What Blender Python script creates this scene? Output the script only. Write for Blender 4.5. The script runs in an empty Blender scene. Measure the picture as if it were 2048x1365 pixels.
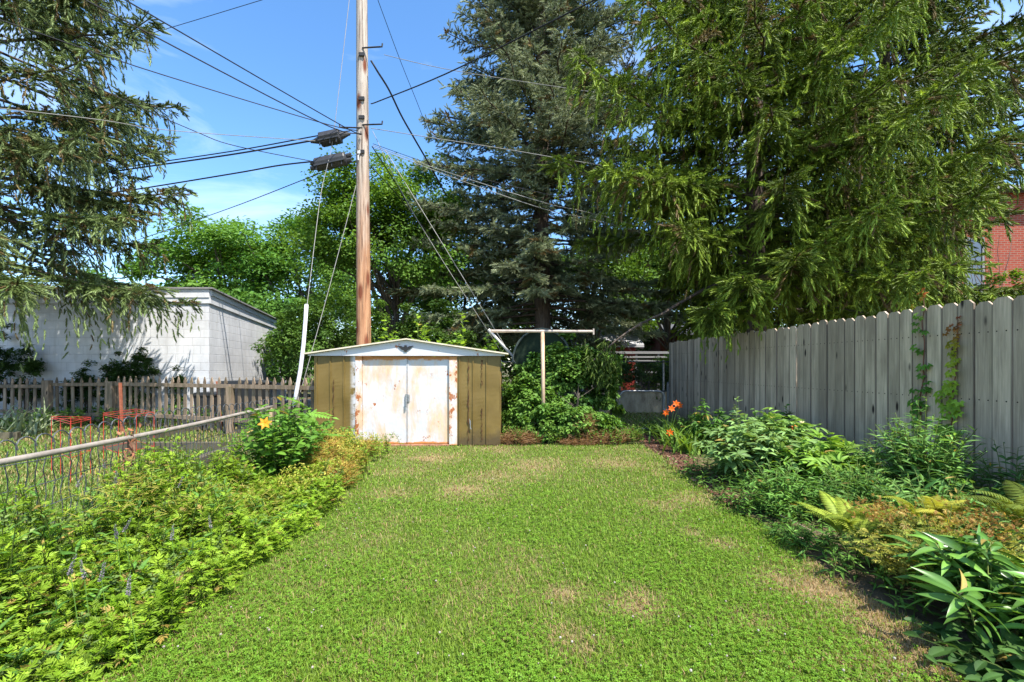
import bpy, math, random
import numpy as np
from mathutils import Vector
rng = np.random.default_rng(11)
random.seed(5)
C = bpy.context.scene.collection
sc = bpy.context.scene
PI = math.pi
# ---------------------------------------------------------------- camera model of the photograph (2048 px wide)
F, CX, HY, CH = 900.0, 1024.0, 735.0, 1.3
def P(px, py, d): return np.array([(px-CX)*d/F, d, CH-(py-HY)*d/F])
def G(px, py):
    d = CH*F/(py-HY); return np.array([(px-CX)*d/F, d, 0.0])
A = lambda *a: np.array(a, float)
def nrm(v):
    return v/np.maximum(np.linalg.norm(v, axis=-1, keepdims=True), 1e-9)

# ---------------------------------------------------------------- mesh builder
class MB:
    def __init__(s): s.v=[]; s.c=[]; s.f={}; s.n=0
    def add(s, v, f, col=None):
        v=np.asarray(v,float).reshape(-1,3)
        if isinstance(f, np.ndarray): s.f.setdefault(f.shape[1],[]).append(f+s.n)
        else:
            d={}
            for q in f: d.setdefault(len(q),[]).append(q)
            for k,q in d.items(): s.f.setdefault(k,[]).append(np.array(q)+s.n)
        s.v.append(v)
        if col is None: col=(1,1,1)
        col=np.asarray(col,float)
        if col.ndim==1: col=np.tile(col,(len(v),1))
        s.c.append(col); s.n+=len(v)
    def build(s, name, mat, parent=None, origin=None, smooth=False):
        me=bpy.data.meshes.new(name)
        v=np.concatenate(s.v)
        if origin is not None: v=v-np.asarray(origin,float)
        me.vertices.add(len(v)); me.vertices.foreach_set('co', v.astype(np.float32).ravel())
        loops=[]; starts=[]; o=0
        for k,fs in s.f.items():
            q=np.concatenate(fs); loops.append(q.ravel())
            starts.append(o+np.arange(len(q))*k); o+=q.size
        loops=np.concatenate(loops); starts=np.concatenate(starts)
        me.loops.add(len(loops)); me.loops.foreach_set('vertex_index', loops.astype(np.int32))
        me.polygons.add(len(starts)); me.polygons.foreach_set('loop_start', starts.astype(np.int32))
        a=me.attributes.new('col','FLOAT_COLOR','POINT')
        c=np.ones((len(v),4),np.float32); c[:,:3]=np.concatenate(s.c)
        a.data.foreach_set('color', c.ravel())
        me.update(calc_edges=True)
        me.polygons.foreach_set('use_smooth', np.full(len(starts),smooth))
        if mat: me.materials.append(mat)
        ob=bpy.data.objects.new(name, me); C.objects.link(ob)
        if parent is not None: ob.parent=parent
        elif origin is not None: ob.location=origin
        return ob
BOXF=[(0,3,2,1),(4,5,6,7),(0,1,5,4),(1,2,6,5),(2,3,7,6),(3,0,4,7)]
def box(mb,x0,x1,y0,y1,z0,z1,col=None):
    mb.add([(x0,y0,z0),(x1,y0,z0),(x1,y1,z0),(x0,y1,z0),(x0,y0,z1),(x1,y0,z1),(x1,y1,z1),(x0,y1,z1)],BOXF,col)
def bar(mb,a,b,w,h,col=None):
    a=np.asarray(a,float); b=np.asarray(b,float); d=nrm(b-a)
    up=A(0,0,1) if abs(d[2])<.9 else A(0,1,0)
    s=nrm(np.cross(d,up))*w/2; u=nrm(np.cross(s,d))*h/2
    mb.add([a-s-u,a+s-u,a+s+u,a-s+u,b-s-u,b+s-u,b+s+u,b-s+u],[(0,1,2,3),(7,6,5,4),(0,4,5,1),(1,5,6,2),(2,6,7,3),(3,7,4,0)],col)
def tube(mb,pts,r,n=6,col=None,cap=True,noise=0):
    pts=np.asarray(pts,float); m=len(pts); r=np.broadcast_to(np.asarray(r,float),(m,))
    t=np.gradient(pts,axis=0); t=nrm(t)
    ref=A(0,0,1) if abs(t[:,2]).mean()<.8 else A(1,0,0)
    s=nrm(np.cross(t,ref)); u=np.cross(s,t)
    a=np.arange(n)*2*PI/n
    ring=(np.cos(a)[None,:,None]*s[:,None,:]+np.sin(a)[None,:,None]*u[:,None,:])
    rr=r[:,None,None]*(1+noise*(rng.random((m,n,1))-.5))
    v=(pts[:,None,:]+ring*rr).reshape(-1,3)
    i,j=np.meshgrid(np.arange(m-1),np.arange(n),indexing='ij'); i=i.ravel(); j=j.ravel(); j2=(j+1)%n
    mb.add(v,np.stack([i*n+j,i*n+j2,(i+1)*n+j2,(i+1)*n+j],1),col)
    if cap: mb.f.setdefault(n,[]).append(np.array([list(range(n))[::-1],[ (m-1)*n+k for k in range(n)]])+mb.n-len(v))
def prism(mb,outline,y0,y1,col=None):
    """outline = (x,z) list counter clockwise seen from -y; extruded y0..y1"""
    n=len(outline)
    v=[(x,y0,z) for x,z in outline]+[(x,y1,z) for x,z in outline]
    f=[tuple(range(n)),tuple(range(2*n-1,n-1,-1))]+[(i,i+n,(i+1)%n+n,(i+1)%n) for i in range(n)]
    mb.add(v,f,col)
def sphere(mb,c,r,col=None,nu=8,nv=6,sq=(1,1,1)):
    vs=[]; fs=[]
    for i in range(nv+1):
        th=PI*i/nv
        for j in range(nu):
            ph=2*PI*j/nu
            vs.append((c[0]+r*sq[0]*math.sin(th)*math.cos(ph),c[1]+r*sq[1]*math.sin(th)*math.sin(ph),c[2]+r*sq[2]*math.cos(th)))
    for i in range(nv):
        for j in range(nu):
            a=i*nu+j; b=i*nu+(j+1)%nu; fs.append((a,a+nu,b+nu,b))
    mb.add(vs,fs,col)
def inst(mb,T,pos,X,Zh,s,col):
    """copy template T=(verts,faces array) to pos with axis X, normal hint Zh, scale s (K,) or (K,3)"""
    V,Fc=T[0],T[1]; K=len(pos)
    X=nrm(X); Y=np.cross(Zh,X)
    bad=np.linalg.norm(Y,axis=1)<1e-4
    if bad.any(): Y[bad]=np.cross(A(.3,.8,.5),X[bad])
    Y=nrm(Y); Z=np.cross(X,Y)
    s=np.asarray(s,float)
    if s.ndim==0: s=np.full(K,float(s))
    if s.ndim==1: s=np.repeat(s[:,None],3,1)
    v=pos[:,None,:]+V[None,:,0:1]*(X*s[:,0:1])[:,None,:]+V[None,:,1:2]*(Y*s[:,1:2])[:,None,:]+V[None,:,2:3]*(Z*s[:,2:3])[:,None,:]
    n=len(V); off=(np.arange(K)*n)
    first=True
    for f in Fc:
        ff=(f[None,:,:]+off[:,None,None]).reshape(-1,f.shape[1])
        mb.f.setdefault(f.shape[1],[]).append(ff+mb.n)
    mb.v.append(v.reshape(-1,3)); cc=np.repeat(col,n,0)
    if len(T)>2: cc=np.clip(cc*np.tile(T[2],K)[:,None],0,.95)
    mb.c.append(cc); mb.n+=K*n
def rdir(n):
    v=rng.normal(size=(n,3)); return nrm(v)
def cmix(n,c1,c2,j=.18):
    t=rng.random((n,1)); c=np.asarray(c1)*(1-t)+np.asarray(c2)*t
    return np.clip(c*(1+j*rng.normal(size=(n,1))),.002,.95)

# ---------------------------------------------------------------- object tagging
def tag(o,label=None,cat=None,group=None,kind=None):
    if label: o['label']=label
    if cat: o['category']=cat
    if group: o['group']=group
    if kind: o['kind']=kind
    return o
def thing(name,label,cat,loc=(0,0,0),rotz=0,group=None):
    o=bpy.data.objects.new(name,None); C.objects.link(o); o.empty_display_size=.1
    o.location=[float(q) for q in loc]; o.rotation_euler=(0,0,rotz); return tag(o,label,cat,group)

# ---------------------------------------------------------------- materials
def newmat(name):
    m=bpy.data.materials.new(name); m.use_nodes=True; nt=m.node_tree
    for n in list(nt.nodes): nt.nodes.remove(n)
    out=nt.nodes.new('ShaderNodeOutputMaterial'); return m,nt,out
def N(nt,t,**kw):
    n=nt.nodes.new(t)
    for k,v in kw.items():
        if k in n.inputs.keys() if isinstance(k,str) else False: n.inputs[k].default_value=v
        else: setattr(n,k,v)
    return n
def L(nt,a,b): nt.links.new(a,b)
def bsdf(nt,out,rough=.7,spec=.3,metal=0):
    b=nt.nodes.new('ShaderNodeBsdfPrincipled'); b.inputs['Roughness'].default_value=rough
    b.inputs['Specular IOR Level'].default_value=spec; b.inputs['Metallic'].default_value=metal
    L(nt,b.outputs[0],out.inputs[0]); return b
def ocoord(nt,scale=(1,1,1),rot=(0,0,0),src='Object'):
    tc=nt.nodes.new('ShaderNodeTexCoord'); mp=nt.nodes.new('ShaderNodeMapping')
    mp.inputs['Scale'].default_value=scale; mp.inputs['Rotation'].default_value=rot
    L(nt,tc.outputs[src],mp.inputs[0]); return mp.outputs[0]
def noise(nt,vec,scale,detail=5,rough=.6,dist=0):
    n=nt.nodes.new('ShaderNodeTexNoise'); n.inputs['Scale'].default_value=scale; n.inputs['Detail'].default_value=detail
    n.inputs['Roughness'].default_value=rough; n.inputs['Distortion'].default_value=dist
    if vec is not None: L(nt,vec,n.inputs['Vector'])
    return n.outputs[0]
def ramp(nt,fac,stops):
    r=nt.nodes.new('ShaderNodeValToRGB'); e=r.color_ramp.elements
    while len(e)<len(stops): e.new(.5)
    for i,(p,c) in enumerate(stops):
        e[i].position=p; e[i].color=(c if len(c)==4 else (*c,1)) if not isinstance(c,(int,float)) else (c,c,c,1)
    L(nt,fac,r.inputs[0]); return r.outputs[0]
def mix(nt,fac,a,b,mode='MIX'):
    m=nt.nodes.new('ShaderNodeMix'); m.data_type='RGBA'; m.blend_type=mode
    for s,v in ((m.inputs[0],fac),(m.inputs[6],a),(m.inputs[7],b)):
        if isinstance(v,(int,float)): s.default_value=v
        elif isinstance(v,tuple): s.default_value=(*v,1)
        else: L(nt,v,s)
    return m.outputs[2]
def math_(nt,op,a,b=None,clamp=False):
    m=nt.nodes.new('ShaderNodeMath'); m.operation=op; m.use_clamp=clamp
    for s,v in ((m.inputs[0],a),(m.inputs[1],b)):
        if v is None: continue
        if isinstance(v,(int,float)): s.default_value=v
        else: L(nt,v,s)
    return m.outputs[0]
def bump(nt,h,strength=.3,dist=.01):
    b=nt.nodes.new('ShaderNodeBump'); b.inputs['Strength'].default_value=strength; b.inputs['Distance'].default_value=dist
    L(nt,h,b.inputs['Height']); return b.outputs[0]
def attr(nt,name='col'):
    a=nt.nodes.new('ShaderNodeAttribute'); a.attribute_name=name; return a.outputs['Color']
def sepz(nt,src='Object'):
    tc=nt.nodes.new('ShaderNodeTexCoord'); s=nt.nodes.new('ShaderNodeSeparateXYZ'); L(nt,tc.outputs[src],s.inputs[0]); return s.outputs

def leafmat(name,trans=.38,rough=.5,spec=.2,warm=(1.25,1.15,.55)):
    m,nt,out=newmat(name); c=attr(nt)
    b=nt.nodes.new('ShaderNodeBsdfPrincipled'); b.inputs['Roughness'].default_value=rough; b.inputs['Specular IOR Level'].default_value=spec
    L(nt,c,b.inputs['Base Color'])
    t=nt.nodes.new('ShaderNodeBsdfTranslucent'); L(nt,mix(nt,1.0,c,warm,'MULTIPLY'),t.inputs[0])
    mx=nt.nodes.new('ShaderNodeMixShader'); mx.inputs[0].default_value=trans
    L(nt,b.outputs[0],mx.inputs[1]); L(nt,t.outputs[0],mx.inputs[2]); L(nt,mx.outputs[0],out.inputs[0]); return m
M={}
M['leaf']=leafmat('leaf'); M['gloss']=leafmat('glossy_leaf',.3,.45,.18); M['needle']=leafmat('needle',.22,.55,.25,(1.2,1.1,.6))
M['waxy']=leafmat('waxy_leaf',.22,.33,.38)
M['grass']=leafmat('grass_blade',.35,.5,.3); M['petal']=leafmat('petal',.4,.5,.2,(1,1,1))
def vcol(name,rough=.6,spec=.3,metal=0):
    m,nt,out=newmat(name); b=bsdf(nt,out,rough,spec,metal); L(nt,attr(nt),b.inputs['Base Color']); return m
def plain(name,col,rough=.6,spec=.3,metal=0,var=.25,scale=8,bmp=.0):
    m,nt,out=newmat(name); b=bsdf(nt,out,rough,spec,metal); v=ocoord(nt)
    n=noise(nt,v,scale,6,.65)
    L(nt,ramp(nt,n,[(.3,tuple(q*(1-var) for q in col)),(.7,tuple(min(1,q*(1+var)) for q in col))]),b.inputs['Base Color'])
    if bmp: L(nt,bump(nt,n,bmp,.01),b.inputs['Normal'])
    return m
def bark(name,c1,c2,sc=(9,9,1.6)):
    m,nt,out=newmat(name); b=bsdf(nt,out,.9,.15); v=ocoord(nt,sc)
    n=noise(nt,v,2.2,8,.7,.5); L(nt,ramp(nt,n,[(.3,c1),(.68,c2)]),b.inputs['Base Color']); L(nt,bump(nt,n,.9,.03),b.inputs['Normal']); return m
M['bark']=bark('spruce_bark',(.045,.032,.024),(.16,.125,.1))
M['bark2']=bark('tree_bark',(.05,.04,.03),(.15,.125,.1))
M['stem']=vcol('stem',.7,.2)
M['wire']=plain('black_cable',(.012,.012,.014),.55,.3)
M['wiregrey']=plain('grey_cable',(.22,.215,.20),.5,.4)
M['steel']=plain('galvanised_steel',(.33,.33,.33),.45,.5,.6,.25,20)
M['darkwire']=plain('fence_wire',(.10,.105,.11),.5,.4,.5)

def fence_wood(name,lo,hi,acr=38,along=1.2,green=0):
    m,nt,out=newmat(name); b=bsdf(nt,out,.85,.15); c=attr(nt)
    tc=nt.nodes.new('ShaderNodeTexCoord'); mp=nt.nodes.new('ShaderNodeMapping'); mp.inputs['Scale'].default_value=(acr,acr,along)
    ad=nt.nodes.new('ShaderNodeVectorMath'); ad.operation='MULTIPLY_ADD'; ad.inputs[1].default_value=(9,0,31)
    L(nt,c,ad.inputs[0]); L(nt,tc.outputs['Object'],ad.inputs[2]); L(nt,ad.outputs[0],mp.inputs[0])
    n=noise(nt,mp.outputs[0],1.6,7,.65,.4)
    base=ramp(nt,n,[(.25,lo),(.75,hi)])
    sx=nt.nodes.new('ShaderNodeSeparateXYZ'); L(nt,c,sx.inputs[0])
    val=math_(nt,'MULTIPLY_ADD',sx.outputs[0],.62); nt.nodes[-1].inputs[2].default_value=.60
    base=mix(nt,1.0,base,val,'MULTIPLY')
    if acr==38:
        eg=math_(nt,'ABSOLUTE',math_(nt,'MULTIPLY_ADD',sx.outputs[1],2.0)); nt.nodes[-2].inputs[2].default_value=-1.0; base=mix(nt,ramp(nt,eg,[(.84,0),(.97,.62)]),base,(.075,.06,.05))  # board edges coloured darker to stand in for the shaded gaps between boards
    if acr==38:
        sz_=nt.nodes.new('ShaderNodeSeparateXYZ'); L(nt,tc.outputs['Object'],sz_.inputs[0]); zz_=sz_.outputs[2]
        du=math_(nt,'MULTIPLY',math_(nt,'ABSOLUTE',math_(nt,'SUBTRACT',math_(nt,'ABSOLUTE',math_(nt,'SUBTRACT',sx.outputs[1],.5)),.25)),.145)
        dz=None
        for z_ in (.32,1.0,1.62):
            e_=math_(nt,'ABSOLUTE',math_(nt,'SUBTRACT',zz_,z_)); dz=e_ if dz is None else math_(nt,'MINIMUM',dz,e_)
        dist=math_(nt,'SQRT',math_(nt,'ADD',math_(nt,'MULTIPLY',du,du),math_(nt,'MULTIPLY',dz,dz)))
        base=mix(nt,math_(nt,'LESS_THAN',dist,.0065),base,(.03,.022,.018))
        gb=ramp(nt,math_(nt,'ADD',zz_,math_(nt,'MULTIPLY',math_(nt,'SUBTRACT',noise(nt,tc.outputs['Object'],3.5,5,.6),.5),.9)),[(.12,.55),(.5,0)]); base=mix(nt,gb,base,(.12,.115,.06))
    # broad weather stains
    mp2=nt.nodes.new('ShaderNodeMapping'); mp2.inputs['Scale'].default_value=(5,5,.9); L(nt,ad.outputs[0],mp2.inputs[0])
    st=noise(nt,mp2.outputs[0],1.3,5,.6); base=mix(nt,ramp(nt,st,[(.46,0),(.72,.62)]),base,tuple(q*.55 for q in lo))
    # knots
    mp3=nt.nodes.new('ShaderNodeMapping'); mp3.inputs['Scale'].default_value=(7,.01,2.1); L(nt,ad.outputs[0],mp3.inputs[0])
    vo=nt.nodes.new('ShaderNodeTexVoronoi'); vo.inputs['Scale'].default_value=1.0; L(nt,mp3.outputs[0],vo.inputs['Vector'])
    k=ramp(nt,vo.outputs['Distance'],[(.07,1),(.15,0)]); base=mix(nt,k,base,(.035,.026,.022))
    if green: base=mix(nt,ramp(nt,st,[(.5,0),(.7,green)]),base,(.10,.10,.045))
    L(nt,base,b.inputs['Base Color']); L(nt,bump(nt,n,.5,.006),b.inputs['Normal']); return m
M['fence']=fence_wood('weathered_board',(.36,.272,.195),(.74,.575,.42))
M['picket']=fence_wood('weathered_picket',(.16,.115,.075),(.38,.29,.21),30,1.2,.4)
M['timber']=fence_wood('garden_timber',(.075,.06,.05),(.19,.155,.13))

# ---------------------------------------------------------------- world, sun, camera
SUN=nrm(A(.37,-.40,.86))
w=bpy.data.worlds.new('World'); sc.world=w; w.use_nodes=True; nt=w.node_tree
bg=nt.nodes['Background']; sky=nt.nodes.new('ShaderNodeTexSky'); sky.sky_type='NISHITA'; sky.sun_disc=False
sky.sun_elevation=math.asin(SUN[2]); sky.sun_rotation=math.atan2(SUN[0],SUN[1]); sky.ozone_density=2.0; sky.dust_density=.6; sky.air_density=1.0
tc=nt.nodes.new('ShaderNodeTexCoord'); mp=nt.nodes.new('ShaderNodeMapping'); mp.inputs['Scale'].default_value=(1.0,1.6,5.0); mp.inputs['Rotation'].default_value=(0,.25,.3)
L(nt,tc.outputs['Generated'],mp.inputs[0]); cn=noise(nt,mp.outputs[0],1.7,8,.6,.6)
cf=ramp(nt,cn,[(.48,0),(.85,.42)])
hs=nt.nodes.new('ShaderNodeHueSaturation'); hs.inputs['Saturation'].default_value=1.22; L(nt,sky.outputs[0],hs.inputs['Color'])
L(nt,mix(nt,cf,hs.outputs[0],(6.2,6.6,7.2)),bg.inputs[0]); bg.inputs[1].default_value=.135
sl=bpy.data.lights.new('Sun','SUN'); sl.energy=3.9; sl.angle=math.radians(.5); sl.color=(1,.95,.86)
so=bpy.data.objects.new('Sun',sl); C.objects.link(so); so.rotation_euler=Vector(-SUN).to_track_quat('-Z','Y').to_euler(); so.location=(6,-6,14)
cam=bpy.data.cameras.new('Camera'); co=bpy.data.objects.new('Camera',cam); C.objects.link(co); sc.camera=co
co.location=(0,0,CH); co.rotation_euler=(PI/2,0,0); cam.sensor_width=36; cam.lens=36*F/2048; cam.shift_y=(HY-682.5)/2048; cam.clip_end=500; cam.clip_start=.05
vs=sc.view_settings; vs.view_transform='Standard'; vs.look='None'; vs.exposure=1.38; vs.gamma=1
sc.cycles.max_bounces=7; sc.cycles.transmission_bounces=5; sc.cycles.diffuse_bounces=4; sc.cycles.glossy_bounces=2; sc.cycles.caustics_reflective=False; sc.cycles.caustics_refractive=False

# ---------------------------------------------------------------- leaf templates
def leafT(wid,curve=-.25,fold=.25):
    """wid: half widths along the leaf of length 1"""
    n=len(wid); v=[]; f3=[]; f4=[]
    xs=np.linspace(0,1,n)
    for x,wd in zip(xs,wid):
        z=curve*x*x
        v+=[(x,wd,z+fold*wd),(x,0,z),(x,-wd,z+fold*wd)]
    for i in range(n-1):
        a=3*i; b=a+3
        f4+=[(a+1,b+1,b,a),(a+2,b+2,b+1,a+1)]
    return np.array(v),[np.array(f4)],np.tile([.9,1.3,.9],n)
T_dia=(np.array([(0,0,0),(.45,.24,.07),(.45,-.24,.07),(1,0,-.06)]),[np.array([(0,2,3),(0,3,1)])])
T_wide=(np.array([(0,0,0),(.4,.36,.1),(.4,-.36,.1),(1,0,-.1)]),[np.array([(0,2,3),(0,3,1)])])
T_narrow=leafT([.01,.09,.1,.055,.003],-.3,.3)
T_oval=leafT([.015,.15,.21,.16,.004],-.22,.3)
T_peony=leafT([.012,.09,.14,.155,.135,.08,.003],-.42,.45)
T_lance=leafT([.012,.06,.10,.115,.10,.055,.003],-.5,.45)
T_heart=leafT([.12,.36,.36,.2,.005],-.2,.22)
def multi(parts):
    V=[]; Fs={}; n=0; W=[]
    for TT,ang,off,s,tilt in parts:
        Tv,Tf=TT[0],TT[1]; W.append(TT[2] if len(TT)>2 else np.ones(len(Tv)))
        ca,sa=math.cos(ang),math.sin(ang); v=Tv*s; v=v.copy(); v[:,2]+=v[:,0]*tilt
        x=v[:,0]*ca-v[:,1]*sa+off[0]; y=v[:,0]*sa+v[:,1]*ca+off[1]; z=v[:,2]+(off[2] if len(off)>2 else 0)
        V.append(np.stack([x,y,z],1))
        for f in Tf: Fs.setdefault(f.shape[1],[]).append(f+n)
        n+=len(v)
    return np.concatenate(V),[np.concatenate(q) for q in Fs.values()],np.concatenate(W)
T_slim=(np.array([(0,0,0),(.5,.15,.05),(.5,-.15,.05),(1,0,-.08)]),[np.array([(0,2,3),(0,3,1)])])
T_lobed=multi([(T_slim,0,(.25,0,0),.8,-.1),(T_slim,.7,(.3,0),.55,0),(T_slim,-.7,(.3,0),.55,0),(T_slim,.95,(.1,0),.42,0),(T_slim,-.95,(.1,0),.42,0),
    (T_slim,.5,(.55,0),.36,-.1),(T_slim,-.5,(.55,0),.36,-.1)])
T_palm=multi([(T_wide,a,(.12*math.cos(a),.12*math.sin(a),0),s,-.15) for a,s in ((0,.85),(.85,.75),(-.85,.75),(1.75,.55),(-1.75,.55))])
T_tri=multi([(T_peony,a,(.0,0,0),s,-.05) for a,s in ((0,1),(.7,.85),(-.7,.85))])
def clovT():
    V=[];Fc=[]
    for k in range(3):
        a=k*2*PI/3; pts=[(.08,0,0),(.5,-.36,.08),(.9,-.24,.1),(.84,0,.03),(.9,.24,.1),(.5,.36,.08)]
        for x,y,z in pts: V.append((x*math.cos(a)-y*math.sin(a),x*math.sin(a)+y*math.cos(a),z))
        o=6*k; Fc+=[(o,o+1,o+2,o+3),(o,o+3,o+4,o+5)]
    return np.array(V),[np.array(Fc)]
T_clover=clovT()
def pinnT(npair=7,lw=.3):
    parts=[]
    for i in range(npair):
        x=.18+.75*i/npair; s=.33*(1-.35*abs(i/npair-.4)*2)
        for sg in (1,-1): parts.append((T_dia,sg*1.05,(x,0,-.2*x*x),s,-.12))
    parts.append((T_dia,0,(.93,0,-.18),.3,-.2))
    parts.append((leafT([.012,.01,.008],-.2,0),0,(0,0,0),.95,0))
    return multi(parts)
T_pinn=pinnT()
def tuftT(nb=9,ln=.42,w=.06,spread=.75,seed=1):
    r=np.random.default_rng(seed); V=[]; Fc=[]
    for k in range(nb):
        t=(k+.3)/nb; a=k*2.4+r.random(); x0=t*.72; sp=spread*(1-.45*t)
        d=A(math.cos(sp),math.sin(sp)*math.cos(a),math.sin(sp)*math.sin(a)); l=ln*(1-.25*t)
        side=nrm(np.cross(d,A(1,.02,.03)))
        p=A(x0,0,0); V+=[p+side*w*.5,p-side*w*.5,p+d*l]; Fc.append((3*k,3*k+1,3*k+2))
    return np.array(V),[np.array(Fc)]
def fingerT(nb,rad,bl,bw,seed):
    V=[(0,0,0),(1,0,0)]; 
    for x,k in ((.22,.9),(.68,1.0)):
        for a in range(4): V.append((x,rad*k*math.cos(a*PI/2+x),rad*k*math.sin(a*PI/2+x)))
    F3=[]; F4=[]
    for a in range(4):
        b=(a+1)%4; F3+=[(0,2+b,2+a),(1,6+a,6+b)]; F4.append((2+a,2+b,6+b,6+a))
    bv,bf=tuftT(nb,bl,bw,.95,seed); n=len(V)
    return np.concatenate([np.array(V),bv]),[np.concatenate([np.array(F3),bf[0]+n]),np.array(F4)]
T_tuft=fingerT(18,.07,.34,.075,1); T_tuftb=fingerT(20,.06,.36,.075,3)

# ---------------------------------------------------------------- trees
def spruce(name,label,base,H,R0,z0,z1,style,c1,c2,ctip,brown=0.1,tuft=.13,per_m=17,trunk_r=.2,lean=(0,0),seed=1,s0=.28,step=.13,pw=.8,hang=1.0,prune=None,boughs=()):
    global rng; keep=rng; rng=np.random.default_rng(seed)
    base=np.asarray(base,float); rt=thing(name,label,'tree',base)
    tk=MB(); cr=MB()
    zt=np.linspace(0,min(H,z1+2.0),14); ln=np.asarray(lean)
    axis=lambda z: base+np.stack([ln[0]*z+.03*np.sin(z*.9),ln[1]*z+.03*np.cos(z*.7),z],-1)
    tube(tk,axis(zt),trunk_r*np.maximum(.08,(1-zt/H))**.75*(1+.35*np.exp(-zt*2.5)),10,noise=.12)
    nb=int((z1-z0)*per_m); TP=[];TD=[];TC=[];TS=[]
    for i in range(nb+len(boughs)):
        z=z0+(z1-z0)*(i+rng.random())/nb
        az=i*2.39996+rng.normal()*.35
        R=R0*(1-z/H)**pw; Lb=R*rng.uniform(.72,1.12)
        if i>=nb:
            z,dx_,dy_=boughs[i-nb]; az=math.atan2(dy_,dx_); Lb=math.hypot(dx_,dy_)
        elif prune is not None:
            q=prune(z,az,Lb)
            if q<=0: continue
            Lb*=q
        out=A(math.cos(az),math.sin(az),0); side=A(-math.sin(az),math.cos(az),0)
        low=max(0,1-z/(H*.55))
        up,sag,tip=((.10-.22*low),.30+.25*low,.28+.1*low) if style!='blue' else (.16-.2*low,.20+.1*low,.20)
        s=np.linspace(0,1,9); wob=np.cumsum(rng.normal(size=9))*.02*Lb
        pts=axis(np.array(z))[None,:]+out[None]*(Lb*s)[:,None]*.97+side[None]*wob[:,None]
        pts[:,2]+=Lb*(up*s-sag*s**2+tip*s**3.2)
        tube(tk,pts,.011+.028*(Lb/4)*(1-s)**.8,4,cap=False)
        ts=np.arange(s0*Lb,Lb,step)/Lb
        ts=np.concatenate([ts,ts+rng.uniform(-.4,.4)*step/Lb]); sg=np.concatenate([np.ones(len(ts)//2),-np.ones(len(ts)-len(ts)//2)])
        ts=np.clip(ts,0,1); m=len(ts)
        if m==0: continue
        p0=np.stack([np.interp(ts,s,pts[:,k]) for k in range(3)],1)
        tan=nrm(np.stack([np.interp(ts,s,np.gradient(pts[:,k])) for k in range(3)],1))
        lb=(.16+.30*Lb*(1-ts)**.8*.55+.12*rng.random(m))*rng.uniform(.7,1.25,m)
        if style=='norway': lb*=1.12
        ang=rng.uniform(.75,1.15,m)
        d0=tan*np.cos(ang)[:,None]+np.cross(tan,A(0,0,1))*(sg*np.sin(ang))[:,None]; d0[:,2]+=rng.normal(size=m)*.15
        hg=(hang*np.where(rng.random(m)<.45,rng.uniform(-.05,.35,m),rng.uniform(.5,1.35,m)) if style=='norway' else rng.uniform(-.05,.3,m))
        T=max(3,int(.85/(tuft*.5)))
        t=(np.arange(T)+.5)/T
        t=t[None,:]+rng.uniform(-.06,.06,(m,T))
        fall=t**1.6
        pp=p0[:,None,:]+d0[:,None,:]*(lb[:,None]*t*(1-.35*np.minimum(hg,1.2)[:,None]*t))[:,:,None]
        pp[:,:,2]-=hg[:,None]*lb[:,None]*fall*1.15
        dd=d0[:,None,:]*(1-.55*hg[:,None]*t)[:,:,None]
        dd[:,:,2]-=hg[:,None]*1.6*t
        keepm=rng.random((m,T))<np.minimum(1,lb/.5)[:,None]*.9+.12
        dd=nrm(dd)+np.cross(nrm(dd),A(0,0,1))*(rng.choice([-1,0,1],(m,T,1))*.55)+rng.normal(size=dd.shape)*(.2 if style=='norway' else .4)
        br=(rng.random((m,1))<brown)&np.ones((m,T),bool)
        tone=rng.uniform(.62,1.35)
        c=(cmix(m*T,c1,c2,.15).reshape(m,T,3))*tone*rng.uniform(.8,1.2,(m,1,1))
        tipf=np.clip((t-.5)/.4,0,1)[:,:,None]*np.repeat(rng.uniform(.45,1,(m,1,1)),T,1)
        c=c*(1-tipf)+np.asarray(ctip)*tipf*(1+.15*rng.normal(size=(m,T,1)))
        c[br]=cmix(int(br.sum()),(.16,.11,.045),(.22,.17,.07))
        TP.append(pp[keepm]);TD.append(dd[keepm]);TC.append(c[keepm])
        # tip and top of the branch itself
        k=max(3,int(Lb*(1-s0)/.1)); u=rng.uniform(s0,1,k); q=np.stack([np.interp(u,s,pts[:,j]) for j in range(3)],1)
        tq=np.stack([np.interp(u,s,np.gradient(pts[:,j])) for j in range(3)],1); tq=nrm(tq)+rng.normal(size=tq.shape)*.35; tq[:,2]+=.2
        TP.append(q);TD.append(tq);TC.append(cmix(k,c2,ctip,.12))
    TP=np.concatenate(TP);TD=np.concatenate(TD);TC=np.clip(np.concatenate(TC),.004,.9)
    K=len(TP)
    inst(cr,T_tuft if style=='norway' else T_tuftb,TP,TD,rdir(K),tuft*rng.uniform(.8,1.35,K),TC)
    tk.build('trunk',M['bark'],rt,base,True); cr.build('crown',M['needle'],rt,base)
    print(name,K,'tufts'); rng=keep
    return rt

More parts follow.
